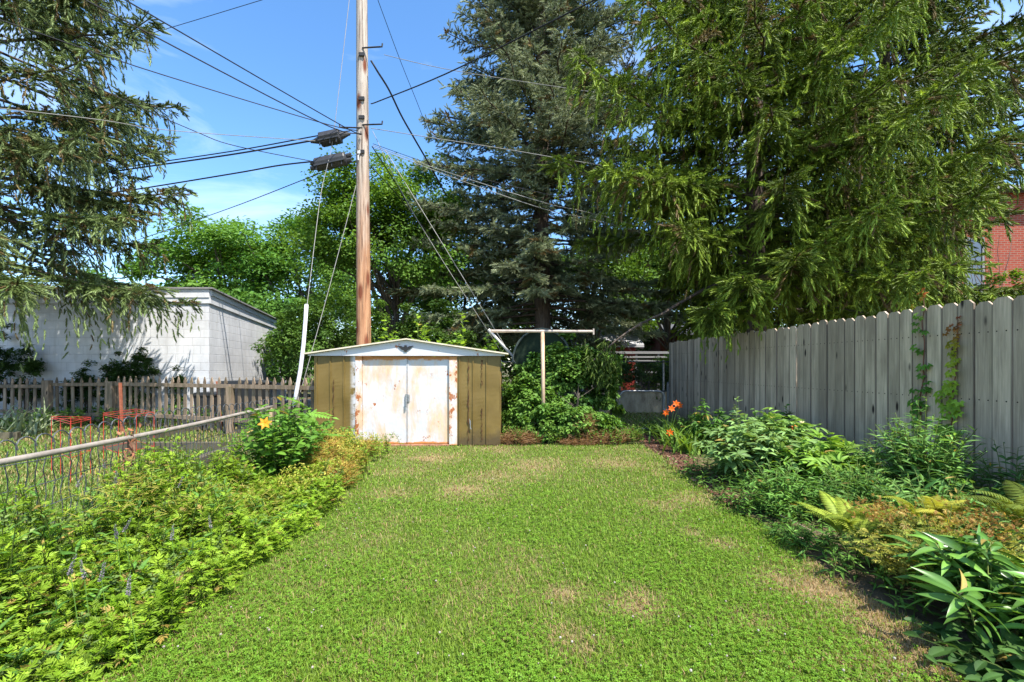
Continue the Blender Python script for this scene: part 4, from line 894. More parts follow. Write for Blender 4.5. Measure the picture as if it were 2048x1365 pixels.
bk=nt.nodes.new('ShaderNodeTexBrick'); bk.inputs['Scale'].default_value=1; bk.inputs['Brick Width'].default_value=.22; bk.inputs['Row Height'].default_value=.075; bk.inputs['Mortar Size'].default_value=.009; bk.inputs['Color1'].default_value=(.31,.062,.034,1); bk.inputs['Color2'].default_value=(.24,.045,.028,1); bk.inputs['Mortar'].default_value=(.26,.17,.13,1); L(nt,cb.outputs[0],bk.inputs['Vector']); L(nt,bk.outputs[0],b.inputs['Base Color'])
house('brick_house','two storey red brick house behind the spruces at the right edge','house',15.2,24,15.2,24,7.2,9.0,m,M['shingle'],[(-4.25,-3.75,3.9,5.6),(-2.2,-1.2,3.9,5.6),(-2.2,-1.2,.9,2.4)],.5)
# ================================================================= TREES
spruce('spruce_tree','large drooping dull green spruce at the left edge, overhanging the white garage',(-11.0,9.3,0),17,4.9,3.3,11.2,'norway',(.08,.12,.032),(.14,.195,.058),(.27,.35,.14),brown=.12,per_m=8,trunk_r=.2,seed=21,hang=1.25,tuft=.16,pw=.75,step=.085,s0=.3,
       prune=lambda z,az,Lb: 1.0 if math.cos(az)>-.55 else .0 if z>8 else .6,
       boughs=[(3.5,4.4,-.9),(3.3,3.4,-1.9),(3.7,2.6,-2.5),(4.6,4.0,-.7),(5.2,4.7,-.6),(5.6,4.0,-1.4),(6.4,4.2,-.8),(7.0,3.6,-1.5),(8.0,4.0,-.6),(8.6,3.5,-1.3),(9.3,3.6,-.5),(3.9,1.6,-3.0),(4.8,2.2,-2.7),(6.0,1.8,-2.8),(7.5,1.8,-2.4),(4.2,1.0,-3.2),(5.4,1.2,-3.0),(6.8,1.0,-2.9)])
big=spruce('spruce_tree','big bright green spruce behind the board fence with a bare dark trunk and hanging boughs',(5.35,9.9,0),18,4.7,2.6,11.5,'norway',(.085,.13,.013),(.145,.215,.022),(.29,.40,.048),brown=.06,per_m=14,trunk_r=.22,prune=lambda z,az,Lb: .45 if (math.cos(az)<-.35 and z<4.6) else 1.0,seed=33,hang=1.1,tuft=.15,pw=.7,s0=.28,step=.08,
       boughs=[(2.9,-2.1,-2.9),(3.3,-1.7,-3.3),(4.1,-2.5,-3.1),(5.0,-3.3,-2.6),(4.5,-1.4,-3.5),(5.3,-4.6,-2.6),(5.0,-3.6,-3.2),(6.4,-4.5,-3.2),(6.9,-3.6,-3.6),(8.0,-3.4,-3.0),(5.3,.3,-4.8),(5.9,1.3,-4.6),(4.8,.9,-4.2),(6.6,-.6,-4.4),(4.2,1.6,-3.6),(7.4,.6,-4.0),(3.4,.6,-3.0)])
spruce('spruce_tree','dense dark spruce filling the right edge beside the brick house',(9.6,11.6,0),18,4.6,1.4,12,'norway',(.065,.10,.014),(.11,.165,.022),(.24,.34,.045),brown=.10,per_m=12,trunk_r=.2,prune=lambda z,az,Lb: .3 if (math.cos(az)>.1 and z<5.5) else 1.0,seed=44,hang=1.1,tuft=.18,pw=.75,step=.10,
       boughs=[(9.5,.8,-3.2),(8.6,1.6,-3.0),(7.8,2.4,-2.6),(10.4,.4,-2.6),(11,1.4,-2.2),(9.0,2.4,-1.8),(7.0,2.0,-3.2),(4.5,-1.5,-4.0),(5.6,-.8,-4.2),(3.6,-1.8,-3.2),(6.8,-.5,-3.8)])
spruce('blue_spruce','tall blue green spruce with stiff boughs standing behind the clothesline post',(.9,13.4,0),25,5.0,2.4,15.0,'blue',(.13,.165,.08),(.215,.26,.145),(.40,.45,.28),brown=.06,per_m=21,trunk_r=.27,prune=lambda z,az,Lb: (.0 if z<3.2 else .6) if (z<7 and math.sin(az)<-.3 and abs(math.cos(az))<.85) else 1.0,seed=55,boughs=[(10.5,2.8,-.8),(9.6,3.2,-.6),(8.8,3.4,.0),(11.5,2.5,-.5),(10,2.7,1),(12.3,2.2,-.6),(11,2.6,.6)],tuft=.18,pw=1.12,step=.12,s0=.28)
bo=big.location; bo=A(bo[0],bo[1],bo[2]); mb=MB(); u=np.linspace(0,1,14)[:,None]; e0=A(5.2,9.8,3.3); e1=P(1325,628,8.3); e2=P(1186,722,8.25)
c1_=np.concatenate([e0*(1-u)+e1*u+A(0,0,.12)*np.sin(u*PI),(e1*(1-u)+e2*u+A(.0,0,.10)*np.sin(u*PI))[1:]]); tube(mb,c1_,np.linspace(.045,.010,len(c1_)),6,noise=.2)
for k_ in range(26):
    s_=rng.uniform(.3,1); i_=int(s_*(len(c1_)-1)); d_=nrm(A(rng.normal()*.6-.3,rng.normal()*.5,-.5-.4*rng.random())); l_=rng.uniform(.15,.4); tube(mb,[c1_[i_],c1_[i_]+d_*l_*.5+A(-.03,0,.03),c1_[i_]+d_*l_],[.006,.004,.002],4,cap=False)
mb.build('bare_bough',M['bark'],big,bo)
mb=MB(); k_=200; uu=rng.random(k_); pb=e2+A(.05,0,-.02)+A(.35,.15,.45)*rng.normal(size=(k_,3))*.45+A(.15,0,0); inst(mb,T_tuft,pb,A(-.2,-.1,-1)+rng.normal(size=(k_,3))*.4,rdir(k_),.15*rng.uniform(.8,1.3,k_),cmix(k_,(.06,.10,.014),(.12,.18,.03))); mb.build('bough_needles',M['needle'],big,bo)
g='broadleaf trees behind the yards'
broadleaf('locust_tree','light green feathery tree above the white garage roof',(-15.8,25,0),10.5,6.3,(4.2,3,3.6),60,1.15,330,.26,(.10,.22,.03),(.17,.32,.05),.25,16,T_dia,61,g)
broadleaf('locust_tree','rounder bright green tree between the garage and the pear tree',(-11.2,24,0),10,5.6,(3.6,3,3.9),60,1.05,330,.24,(.07,.17,.025),(.13,.27,.045),.22,16,T_dia,62,g)
broadleaf('pear_tree','loose airy mid green tree right behind the utility pole',(-3.7,13.8,0),8.2,4.9,(2.9,2.0,2.7),180,.6,300,.095,(.085,.18,.022),(.155,.28,.04),.13,34,T_wide,63,g,shell=(.3,1.05))
broadleaf('maple_tree','dark green tree behind the gap between shed and blue spruce',(-2.2,19,0),8,3.6,(3.2,2.4,3.2),70,.9,260,.17,(.05,.11,.02),(.10,.19,.035),.18,12,T_wide,64,g)
broadleaf('maple_tree','shaded broadleaf tree behind the blue spruce trunk',(3.6,19.5,0),8.5,4.6,(3.4,2.2,3.0),75,.85,260,.16,(.055,.12,.02),(.12,.22,.035),.18,14,T_wide,65,g)
broadleaf('maple_tree','leafy tree beyond the alley above the white rail fence',(7.6,22.2,0),9,5.2,(3.0,2.2,3.2),75,.9,260,.18,(.06,.13,.02),(.12,.22,.04),.2,14,T_wide,66,g)
broadleaf('maple_tree','tall tree glimpsed between the two green spruces',(14,27,0),11,6,(4.5,3,4.5),80,1.2,260,.24,(.06,.13,.02),(.13,.24,.04),.25,12,T_wide,67,g)
broadleaf('maple_tree','broad tree far behind the left spruce trunk',(-24,27,0),8,4,(5,3,3.2),70,1.2,240,.26,(.08,.18,.03),(.14,.27,.05),.25,12,T_dia,68,g)
def shrub(name,label,base,cc,rad,ncl,clr,npc,ll,c1,c2,T=T_wide,seed=1,mat='leaf',stems=4,group=None,cat='shrub',shell=(.55,1.0),tr=.02):
    return broadleaf(name,label,base,cc*2,cc,rad,ncl,clr,npc,ll,c1,c2,tr,6,T,seed,group,cat,mat,.75,stems,shell)
shrub('overgrown_shrub','tall ivy covered shrub between the garage and the utility pole',(-4.75,10.9,0),1.55,(1.15,.7,1.7),95,.26,150,.075,(.05,.11,.018),(.11,.20,.03),T_oval,71)
shrub('overgrown_shrub','bright yellow green bush crowning the shrubs left of the pole',(-4.5,11.8,0),2.6,(1.2,.6,.9),45,.28,140,.08,(.09,.19,.03),(.17,.30,.05),T_dia,72)
shrub('overgrown_shrub','dark shrub filling the space right of the pole base',(-2.0,10.9,0),1.5,(1.2,.6,1.3),60,.26,130,.08,(.035,.08,.015),(.08,.15,.025),T_wide,73)

for i,(x,y,w_,h) in enumerate(((-9,20,4,3.2),(-4.5,23,4,4.2),(.5,24,3,3.6),(10.5,21,2.4,3.6),(17,20,4,3.4),(-16,21,4,3.0),(7.2,26,3.0,4.4))):
    shrub('background_bush',('rounded dark bush behind the white garage','dark bush beyond the pear tree trunk','dark bush behind the arched shelter','dark bush right of the brown house','dark bush beside the brick house','dark bush far behind the garage roof','dark bush between barn and brown house')[i],(x,y,0),h*.5,(w_,1.0,h*.55),70,.65,150,.20,(.05,.11,.02),(.11,.20,.035),T_wide,300+i,group=None)
k=0
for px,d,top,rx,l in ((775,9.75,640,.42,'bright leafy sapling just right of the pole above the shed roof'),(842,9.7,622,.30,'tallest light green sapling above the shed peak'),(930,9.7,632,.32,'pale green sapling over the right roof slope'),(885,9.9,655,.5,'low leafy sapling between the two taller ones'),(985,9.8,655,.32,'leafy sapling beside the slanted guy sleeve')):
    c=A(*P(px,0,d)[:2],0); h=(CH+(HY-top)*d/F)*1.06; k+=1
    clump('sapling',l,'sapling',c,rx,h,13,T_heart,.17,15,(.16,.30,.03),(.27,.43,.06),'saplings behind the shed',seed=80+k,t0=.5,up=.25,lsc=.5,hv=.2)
# ivy mound
shrub('ivy_mound','large dark glossy ivy mound swallowing the clothesline post and the wire fence',(1.05,8.8,0),.88,(1.08,.5,.95),150,.16,130,.075,(.06,.135,.022),(.125,.23,.04),T_heart,91,'gloss',5,tr=.015)
shrub('ivy_mound','lower ivy spill in front of the clothesline post beside the shed',(.3,8.3,0),.5,(.5,.32,.6),85,.14,110,.06,(.08,.17,.025),(.15,.27,.045),T_heart,92,'leaf',4,tr=.012)
mb=MB()
for cx,cy,n,r in ((1.22,7.62,900,(.2,.12,.3)),(.12,7.55,1100,(.36,.14,.12)),(1.5,7.6,1000,(.5,.15,.12)),(1.95,7.9,700,(.3,.2,.1)),(1.1,7.5,500,(.35,.1,.06))): tangle(mb,(cx,cy,r[2]*.75),r,n,.13,.006,(.20,.10,.05),(.38,.24,.12))
tag(mb.build('dry_tangle',M['leaf']),'reddish brown dead vine tangle at the foot of the ivy','dead vines',kind='stuff')
clump('weed_cover','low leafy weeds covering the strip between the lawn and the ivy','weeds',(1.0,7.85),.5,.3,420,T_wide,.05,10,(.10,.21,.03),(.19,.32,.055),seed=93,kind='stuff',boxs=(-.15,2.25,7.45,8.4))
shrub('ivy_mound','broad ivy skirt hiding the foot of the clothesline post',(.95,7.85,0),.28,(.85,.28,.36),90,.13,120,.06,(.07,.16,.025),(.15,.27,.045),T_heart,94,'leaf',4,tr=.01)
# wall shrubs on the garage
k=0
for px,d,w_,h,l in ((282,10.75,.36,1.75,'broadest dark evergreen climber on the garage wall behind the picket gate post'),(240,10.8,.13,1.75,'slim dark climber just left of the broadest one on the garage wall'),(216,10.8,.14,1.3,'short dark climber on the garage wall, second left of the broadest'),(168,10.8,.16,1.35,'lone dark climber on the bare stretch of garage wall'),(143,10.8,.10,1.0,'smallest dark climber at the foot of the garage wall'),(60,10.75,.24,1.85,'tall dark climber under the lowest hanging spruce bough'),(8,10.75,.36,2.15,'tallest dark climber at the left edge of the garage wall'),(355,10.85,.07,1.3,'wispy climber nearest the garage corner')):
    k+=1; c=A(*P(px,0,d)[:2],0); shrub('wall_climber',l,c,h*.5,(w_,.14,h*.55),int(14+90*w_),.11,90,.065,(.025,.06,.014),(.055,.105,.022),T_oval,100+k,'leaf',2,'climbers on the garage wall',cat='climber')
e=A(-8.75,17.3,0); shrub('hanging_ivy','ivy curtain spilling over the far corner of the garage',A(-7.75,15.6,0),1.5,(.4,1.4,1.6),70,.2,110,.08,(.05,.12,.02),(.12,.22,.035),T_heart,112)
clump('fence_undergrowth','weedy green undergrowth at the foot of the picket fence','undergrowth',(-7,9.9),1,.45,260,T_wide,.085,9,(.06,.15,.022),(.13,.26,.04),seed=113,kind='stuff',boxs=(-10.6,-4.2,9.6,10.7))
# greens beyond the gate
shrub('verge_bush','light green bush on the verge beside the end of the board fence',(4.9,13.6,0),1.1,(.7,.5,.75),40,.22,110,.07,(.17,.30,.03),(.28,.42,.06),T_wide,115)
shrub('verge_bush','dark leafy bush hanging over the chain link fence',(4.0,13.1,0),.95,(.75,.4,.55),40,.2,110,.06,(.06,.13,.02),(.14,.22,.05),T_wide,116)
shrub('verge_bush','dark bush on the verge right behind the gate opening',(2.75,14.0,0),1.15,(.95,.5,.95),55,.24,120,.075,(.06,.13,.02),(.13,.23,.04),T_wide,118)
shrub('verge_bush','leafy bush on the verge behind the ivy mound and the arched shelter',(1.7,13.4,0),1.0,(.8,.5,.9),50,.24,120,.075,(.07,.14,.02),(.14,.25,.04),T_wide,119)
shrub('house_bush','yellow green bush in front of the brick house',(10.9,10.3,0),2.4,(1.3,.7,.9),55,.28,130,.08,(.12,.21,.025),(.22,.33,.04),T_wide,117)
def bare(name,label,base,h,sp,seed,n=16):
    r=np.random.default_rng(seed); mb=MB(); base=np.asarray(base,float)
    for i in range(n):
        p=base.copy(); d=nrm(A(r.normal()*sp,r.normal()*sp*.5,1)); pts=[p.copy()]
        for j in range(7): d=nrm(d+A(*r.normal(size=3))*.16); p=p+d*h/7*r.uniform(.7,1.1); pts.append(p.copy())
        tube(mb,pts,np.linspace(.016,.005,8),4,(.30,.23,.19))
    return tag(mb.build(name,M['stem'],None,base),label,'shrub')
bare('bare_shrub','leafless pale branched shrub in front of the red brick wall',(12.6,11.8,1.6),3.6,.32,7,22)

# ================================================================= LEFT BED
hb=lambda x,y: (.55+.9*vnoise(x,y,2.6,31))*np.interp(y,[2.4,3.2,4.6],[1.05,.8,.68])*np.clip(.26+.42*np.clip((-1.72-x)/.75,0,1),.15,.7)*(1+.22*np.sin(y*3.3+x*4))*np.where(y<2.1,.9,1)
clump('bed_greenery','continuous bright green mass of lobed leaved perennials along the wire fence','perennials',(-2.2,3),1,hb,1150,T_lobed,.064,17,(.155,.28,.014),(.32,.46,.045),seed=201,dead=.05,kind='stuff',boxs=(-2.72,-1.62,1.15,4.4),up=.35,t0=.1,hv=.3,lsc=.25)
clump('bed_greenery','looser yellow green mass of perennials nearer the shed','perennials',(-2.3,4.9),1,lambda x,y:hb(x,y)*.85,300,T_lobed,.072,14,(.20,.31,.022),(.33,.42,.045),seed=202,kind='stuff',boxs=(-2.85,-1.95,4.2,4.9),up=.3,t0=.1,hv=.35,lsc=.25)
clump('bed_greenery','weeds with bigger leaves growing through the foot of the wire fence','weeds',(-2.8,3),1,.5,120,T_heart,.07,9,(.08,.17,.025),(.15,.27,.05),seed=203,kind='stuff',boxs=(-3.1,-2.7,1.9,4.6),hv=.5)
mb=MB()
for px,py,d,r,n in ((625,880,5.9,(.26,.3,.26),2600),(665,880,6.2,(.22,.28,.2),2000),(700,925,5.5,(.17,.25,.15),1700),(655,925,5.2,(.22,.25,.24),2300),(680,965,4.8,(.15,.25,.15),1600),(625,955,4.9,(.18,.2,.24),1500),(730,885,6.5,(.16,.25,.13),1300)):
    c=A(*P(px,0,d)[:2],0); tangle(mb,(c[0],c[1],r[2]*.9),r,int(n*1.0),.085,.003,(.46,.33,.05),(.62,.45,.13)); tangle(mb,(c[0],c[1],r[2]*.9),tuple(q*.8 for q in r),n//3,.11,.006,(.30,.13,.05),(.42,.22,.09)); tangle(mb,(c[0],c[1],r[2]*.7),r,n//2,.10,.007,(.13,.22,.03),(.22,.30,.05))
for cx,cy,n,r_ in ((-2.55,5.9,1500,(.34,.35,.3)),(-2.35,6.2,1500,(.30,.3,.24)),(-1.98,5.5,1300,(.2,.3,.18)),(-2.2,5.1,1800,(.3,.3,.26)),(-1.9,4.75,1300,(.18,.3,.17)),(-2.15,6.7,1000,(.26,.25,.18)),(-2.05,4.3,900,(.2,.25,.2))):
    q_=rdir(n)*(rng.random((n,1))**.4); ps=A(cx,cy,r_[2]*.8)+q_*A(*r_)*1.12; ps[:,2]=np.maximum(ps[:,2],.02); inst(mb,T_wide,ps,rdir(n),A(0,0,1)+rng.normal(size=(n,3))*.5,rng.uniform(.016,.034,n),cmix(n,(.24,.34,.035),(.50,.42,.09)))
tag(mb.build('yellow_tangle',M['leaf']),'golden yellow thread like parasitic vine smothering the bed beside the shed','tangled vine',kind='stuff')
mb=MB()
for px,py,d,r,n in ((330,985,2.9,(.35,.35,.14),260),(420,1010,3.1,(.3,.4,.14),260),(220,985,2.55,(.25,.35,.14),200),(480,1020,3.5,(.35,.4,.12),320),(540,985,4.0,(.35,.4,.12),420)):
    c=P(px,py,d); tangle(mb,c,r,n,.055,.0024,(.34,.32,.05),(.48,.42,.09))
tag(mb.build('yellow_tangle',M['leaf']),'thin yellow vine threads laced through the perennials along the wire fence','tangled vine',kind='stuff')
clump('bed_greenery','taller dark narrow leaved stems rising through the left perennials','perennials',(-2.2,2.6),1,lambda x,y:hb(x,y)*1.25,70,T_narrow,.10,14,(.07,.17,.03),(.13,.26,.045),seed=204,kind='stuff',boxs=(-2.6,-1.75,1.4,3.8),up=.45,t0=.2,hv=.2)
clump('bed_greenery','small leaved grey green weeds mixed into the left perennials','perennials',(-2.2,2.6),1,lambda x,y:hb(x,y)*1.1,160,T_wide,.045,18,(.13,.21,.05),(.22,.31,.09),seed=205,kind='stuff',boxs=(-2.7,-1.7,1.4,4.6),up=.4,t0=.15,hv=.3)
clump('bed_greenery','leafy shoots poking through the golden vine beside the shed','perennials',(-2.1,5.6),1,.36,75,T_lobed,.06,13,(.13,.25,.02),(.24,.38,.04),seed=206,kind='stuff',boxs=(-2.5,-1.75,4.6,6.8),up=.35,t0=.15,hv=.4)
k=0
for px,py,d in ((145,1130,1.95),(165,1140,2.0),(205,1145,2.0),(232,1065,2.3),(258,1170,1.9),(345,1065,2.5),(160,962,2.7),(232,955,2.85),(208,930,3.0),(362,965,3.1),(420,1045,2.8),(255,1050,2.4)):
    k+=1; p=P(px,py,d); m_=MB(); n=70; t=rng.random(n); ln_=A(rng.normal()*.3,rng.normal()*.2,1); ln_=nrm(ln_)
    pos=p+ln_*((t-.5)*.085)[:,None]; a=rng.random(n)*6.28; X=np.stack([np.cos(a),np.sin(a),.35+0*a],1)
    inst(m_,T_wide,pos,X,rdir(n),.011*(1.1-.5*t),cmix(n,(.25,.21,.26),(.38,.34,.36),.12))
    st=MB(); tube(st,[A(p[0]+.02,p[1]+.03,.0),p-ln_*.03,p+ln_*.05],.0018,4,(.10,.19,.035))
    rt=thing('flower_spike','small mauve grey flower spike standing among the left perennials','flower spike',A(p[0]+.02,p[1]+.03,0),group='mauve flower spikes in the left bed'); o=A(p[0]+.02,p[1]+.03,0); st.build('stem',M['stem'],rt,o); m_.build('blossom',M['petal'],rt,o)
# lily shrub
ls=clump('lily_clump','tall dark green leafy clump with one yellow orange lily by the pipe rail end','lily',P(555,0,4.75)*A(1,1,0),.5,1.08,60,T_oval,.13,17,(.07,.17,.022),(.14,.28,.035),seed=210,t0=.12,up=.15,lsc=.3,hv=.25)
mb=MB(); lp=P(527,846,4.3); lily(mb,lp,.062,(.25,-.9,.35),(.80,.30,.025)); tube(mb,[lp,lp+A(.05,.25,-.3)],.003,4,(.1,.18,.04)); mb.build('lily_flower',M['petal'],ls,P(552,0,4.8)*A(1,1,0))
clump('leafy_weed','broad leaved yellow green weed at the feet of the lily clump','weed',P(505,0,4.3)*A(1,1,0),.22,.42,10,T_oval,.15,8,(.11,.24,.03),(.19,.34,.05),seed=211,t0=.2,up=.3)
clump('sumac_sapling','light green sapling with feathery compound leaves beside the left shed wall','sapling',P(590,0,5.6)*A(1,1,0),.38,.92,9,T_pinn,.34,7,(.10,.23,.03),(.18,.34,.05),seed=212,t0=.55,up=.15,hv=.2,lsc=.2)
clump('leafy_weed','small bright weed leaning on the left door jamb of the shed','weed',P(695,0,6.75)*A(1,1,0),.24,.55,12,T_wide,.075,13,(.09,.20,.03),(.17,.32,.05),seed=213,t0=.15,up=.2)
clump('leafy_weed','green weed growing at the middle of the left bed behind the yellow vine','weed',P(660,0,7.0)*A(1,1,0),.3,.5,14,T_wide,.08,12,(.09,.19,.03),(.16,.30,.05),seed=214,t0=.15,up=.2)
it=G(45,872); it[2]=0; mb=MB(); straps(mb,it,60,.72,.026,.2,(.20,.27,.16),(.33,.38,.22),.55,(.05,.95)); tag(mb.build('iris_clump',M['leaf'],None,it),'pale grey green iris with sword leaves in the neighbouring garden','iris')
clump('leafy_weed','leafy green weeds growing around the pale iris','weed',it+A(-.5,.5,0),.6,.55,26,T_oval,.12,10,(.09,.19,.03),(.17,.29,.05),seed=215)

# ================================================================= RIGHT BED
cl_=lambda px,d: P(px,0,d)*A(1,1,0)
b0=A(2.62,6.75,0); mb=MB(); straps(mb,b0,75,.62,.018,.13,(.11,.22,.03),(.21,.33,.05),1.15,(.12,.75)); tag(mb.build('daylily_clump',M['leaf'],None,b0),'arching yellow green daylily leaves at the edge of the mulch path','daylily')
dl=thing('daylily_flowers','orange daylilies in bloom beside the wire gate post','daylily',(2.62,7.5,0)); o=A(2.62,7.5,0)
st=MB(); 
for px,py,d in ((1343,818,7.25),(1333,826,7.2),(1352,808,7.35),(1340,866,7.0),(1360,812,7.5)):
    p=P(px,py,d); fm=MB(); lily(fm,p,.062,A(rng.normal()*.5-.2,-.8,.4),(.80,.13,.012)); fm.build('bloom',M['petal'],dl,o); u=np.linspace(0,1,6)[:,None]; tube(st,(o+A(rng.normal()*.05,0,0))*(1-u)+p*u+A(0,0,.12)*np.sin(u*PI),.004,4,(.12,.2,.05))
st.build('stems',M['stem'],dl,o); fm=MB(); straps(fm,o,45,.6,.016,.12,(.07,.15,.025),(.13,.24,.04),1.0,(.1,.6)); fm.build('foliage',M['leaf'],dl,o)
clump('low_weed','dark round leaved weed between the gate and the orange daylilies','weed',(2.75,8.4),.4,.3,26,T_heart,.07,8,(.05,.12,.02),(.1,.2,.03),seed=221)
clump('bramble','dark green raspberry like cane bush against the far fence boards','bramble',cl_(1425,6.9),.36,.95,16,T_tri,.15,12,(.05,.13,.022),(.10,.22,.035),seed=222,t0=.15,up=.1,hv=.35)
clump('bramble','smaller dark cane bush just behind the arching daylily leaves','bramble',cl_(1390,7.5),.32,.7,14,T_tri,.13,10,(.045,.12,.02),(.09,.19,.03),seed=223,t0=.15,up=.1)
clump('pale_stalk_plant','tall pale green stalk standing above the bramble','weed',cl_(1478,6.45),.12,1.1,4,T_heart,.11,14,(.16,.28,.10),(.24,.36,.15),seed=224,t0=.3,up=.2)
clump('leafy_shrub','light green soft leaved shrub against the middle fence boards','shrub',cl_(1525,6.1),.42,.78,20,T_heart,.10,14,(.10,.22,.045),(.17,.31,.07),seed=225,t0=.2,up=.15)
clump('leafy_shrub','small dark leaved shoot touching the fence boards above the light green shrub','shrub',cl_(1572,6.35),.15,.95,5,T_heart,.13,12,(.05,.14,.025),(.1,.22,.04),seed=226,t0=.35)
mw=clump('milkweed','slim plant with a small orange flower head near the fence','milkweed',cl_(1592,5.6),.14,.66,5,T_narrow,.11,12,(.09,.19,.04),(.16,.28,.06),seed=227,t0=.25); mb=MB()
for px,py in ((1588,855),(1592,852),(1584,858),(1604,846)): lily(mb,P(px,py,5.5),.035,(0,-.5,.8),(.7,.22,.05) if px<1600 else (.7,.6,.35))
mb.build('flower_head',M['petal'],mw,cl_(1592,5.6))
clump('peony_clump','largest grey green peony clump spilling toward the lawn beside the mulch path','peony',(2.72,5.05),.66,.72,60,T_tri,.17,10,(.12,.21,.06),(.21,.33,.11),seed=231,t0=.2,up=.2,mat='gloss',lsc=.3,hv=.2)
clump('peony_clump','peony clump with drying seed heads behind the largest one','peony',(3.2,5.35),.58,.86,44,T_tri,.16,10,(.13,.24,.05),(.22,.36,.09),seed=232,t0=.2,up=.2,mat='gloss',lsc=.3,hv=.2)
clump('peony_clump','yellower broad leaved clump in the middle of the right bed','peony',(3.15,4.55),.52,.66,36,T_tri,.17,9,(.15,.28,.035),(.24,.40,.06),seed=233,t0=.2,up=.2,lsc=.3,hv=.2)
clump('broadleaf_weed','broad yellow green weed in front of the rusty stake','weed',cl_(1735,4.5),.24,.42,10,T_oval,.19,8,(.11,.24,.03),(.18,.34,.05),seed=234,up=.2,t0=.2)
clump('phlox_clump','low narrow leaved clump at the lawn edge in front of the broad weed','phlox',(2.4,4.0),.5,.5,95,T_narrow,.10,14,(.085,.20,.035),(.16,.31,.06),seed=235,t0=.1,up=.3,whorl=2)
clump('phlox_clump','low narrow leaved clump right of the white pipe end','phlox',(2.95,3.8),.5,.55,85,T_narrow,.10,14,(.085,.19,.04),(.16,.30,.065),seed=236,t0=.1,up=.3,whorl=2)
clump('phlox_clump','tall bushy narrow leaved clump against the right fence boards','phlox',(3.65,4.0),.46,1.08,84,T_narrow,.14,17,(.10,.22,.05),(.19,.34,.085),seed=237,t0=.12,up=.3,whorl=2,hv=.3)
clump('phlox_clump','dark narrow leaved clump at the right edge by the fence','phlox',(4.0,3.6),.35,.75,34,T_narrow,.14,15,(.05,.12,.03),(.1,.19,.05),seed=238,t0=.12,up=.3,whorl=2)
clump('low_weed','dark low seedlings at the shaded lawn edge below the phlox','weed',(2.15,3.3),.35,.14,40,T_narrow,.07,8,(.04,.11,.02),(.09,.2,.03),seed=239)
def fern(label,base,n,ln,c1,c2,seed,az0=0,az1=6.28):
    r=np.random.default_rng(seed); base=np.asarray(base,float); mb=MB()
    for k in range(n):
        az=r.uniform(az0,az1); th=r.uniform(.3,1.0); l=ln*r.uniform(.7,1.1); m_=15; p=base+A(r.normal()*.04,r.normal()*.04,.03); c=cmix(1,c1,c2)[0]; a=th*.4; pts=[];tn=[]
        for i in range(m_): 
            d=A(math.cos(az)*math.sin(a),math.sin(az)*math.sin(a),math.cos(a)); pts.append(p.copy()); tn.append(d); p=p+d*l/m_; a+=1.7/m_*r.uniform(.7,1.2)
        pts=np.array(pts);tn=np.array(tn); tube(mb,pts,np.linspace(.004,.0015,m_),3,c*.8,False)
        side=A(-math.sin(az),math.cos(az),0); i=np.arange(2,m_*2.2)/2.2; i=np.clip(i,0,m_-1.01); ii=i.astype(int); f=(i-ii)[:,None]; pp=pts[ii]*(1-f)+pts[np.minimum(ii+1,m_-1)]*f; tt=tn[ii]; s_=.19*l*np.sin(np.clip((i/m_)*.95+.12,0,1)*PI)**.8
        for sg in (1,-1):
            X=side*sg*.92+tt*.42+A(0,0,-.12); nz=np.cross(tt,side*1.0); nz=nrm(nz)*np.where(nz[:,2:3]<0,-1,1)
            inst(mb,leafT([.05,.13,.1,.06,.01],-.2,.05),pp,X,nz,np.stack([s_,np.full(len(s_),.036)+s_*.08,s_],1),np.clip(np.tile(c,(len(pp),1))*(1+.1*r.normal(size=(len(pp),1))),.01,.9))
    return tag(mb.build('fern',M['leaf'],None,base),label,'fern')
fern('bright yellow green fern with arching fronds nearest the lawn',(2.25,3.0,.16),15,.36,(.19,.27,.03),(.30,.36,.045),241)
fern('yellowing fern half buried in the withered plants',(2.75,2.95,.25),12,.36,(.25,.29,.03),(.38,.37,.05),242)
fern('olive green fern fronds at the right edge',(3.2,2.75,.25),8,.5,(.13,.18,.03),(.22,.26,.04),243)
fern('yellow fern frond behind the glossy peony at the right edge',(2.7,2.2,.15),6,.42,(.22,.27,.03),(.32,.35,.05),244)
wp=clump('withered_plant','yellow and brown withered perennial between the ferns and the glossy peony','withered plant',(2.55,2.65),.62,.5,110,T_lobed,.075,15,(.20,.26,.035),(.40,.37,.08),seed=245,t0=.2,up=.1,flop=.25); mb=MB()
for c,r,n in (((2.4,2.85,.40),(.16,.12,.07),260),((2.75,2.6,.40),(.22,.16,.07),300),((2.95,2.9,.38),(.2,.2,.07),260)): 
    q=rdir(n)*(rng.random((n,1))**.4); inst(mb,T_lobed,A(*c)+q*A(*r)*A(1.3,1.2,1),rdir(n),rdir(n),rng.uniform(.015,.034,n),cmix(n,(.30,.13,.04),(.50,.36,.10)))
mb.build('brown_foliage',M['leaf'],wp,A(2.62,2.65,0))
pe=A(2.26,2.12,0); clump('glossy_peony','big dark glossy leaved peony in the bottom right corner','peony',pe,.46,.47,30,T_lance,.165,20,(.05,.125,.022),(.125,.25,.04),seed=246,t0=.3,up=.3,nrm_j=.55,mat='waxy',lsc=.15,hv=.3,stemc=(.22,.26,.07))
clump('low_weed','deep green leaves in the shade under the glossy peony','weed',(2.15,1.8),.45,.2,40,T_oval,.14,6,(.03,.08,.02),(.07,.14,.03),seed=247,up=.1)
clump('bed_filler','low green growth filling the ground between the larger plants of the right bed','ground cover',(3.0,3.5),1,lambda x,y:.16+.16*np.clip((x-1.9)/1.2,0,1)+0*y,420,T_narrow,.085,11,(.07,.17,.03),(.15,.29,.05),seed=260,kind='stuff',boxs=(1.98,4.1,2.3,5.8),t0=.05,hv=.5)
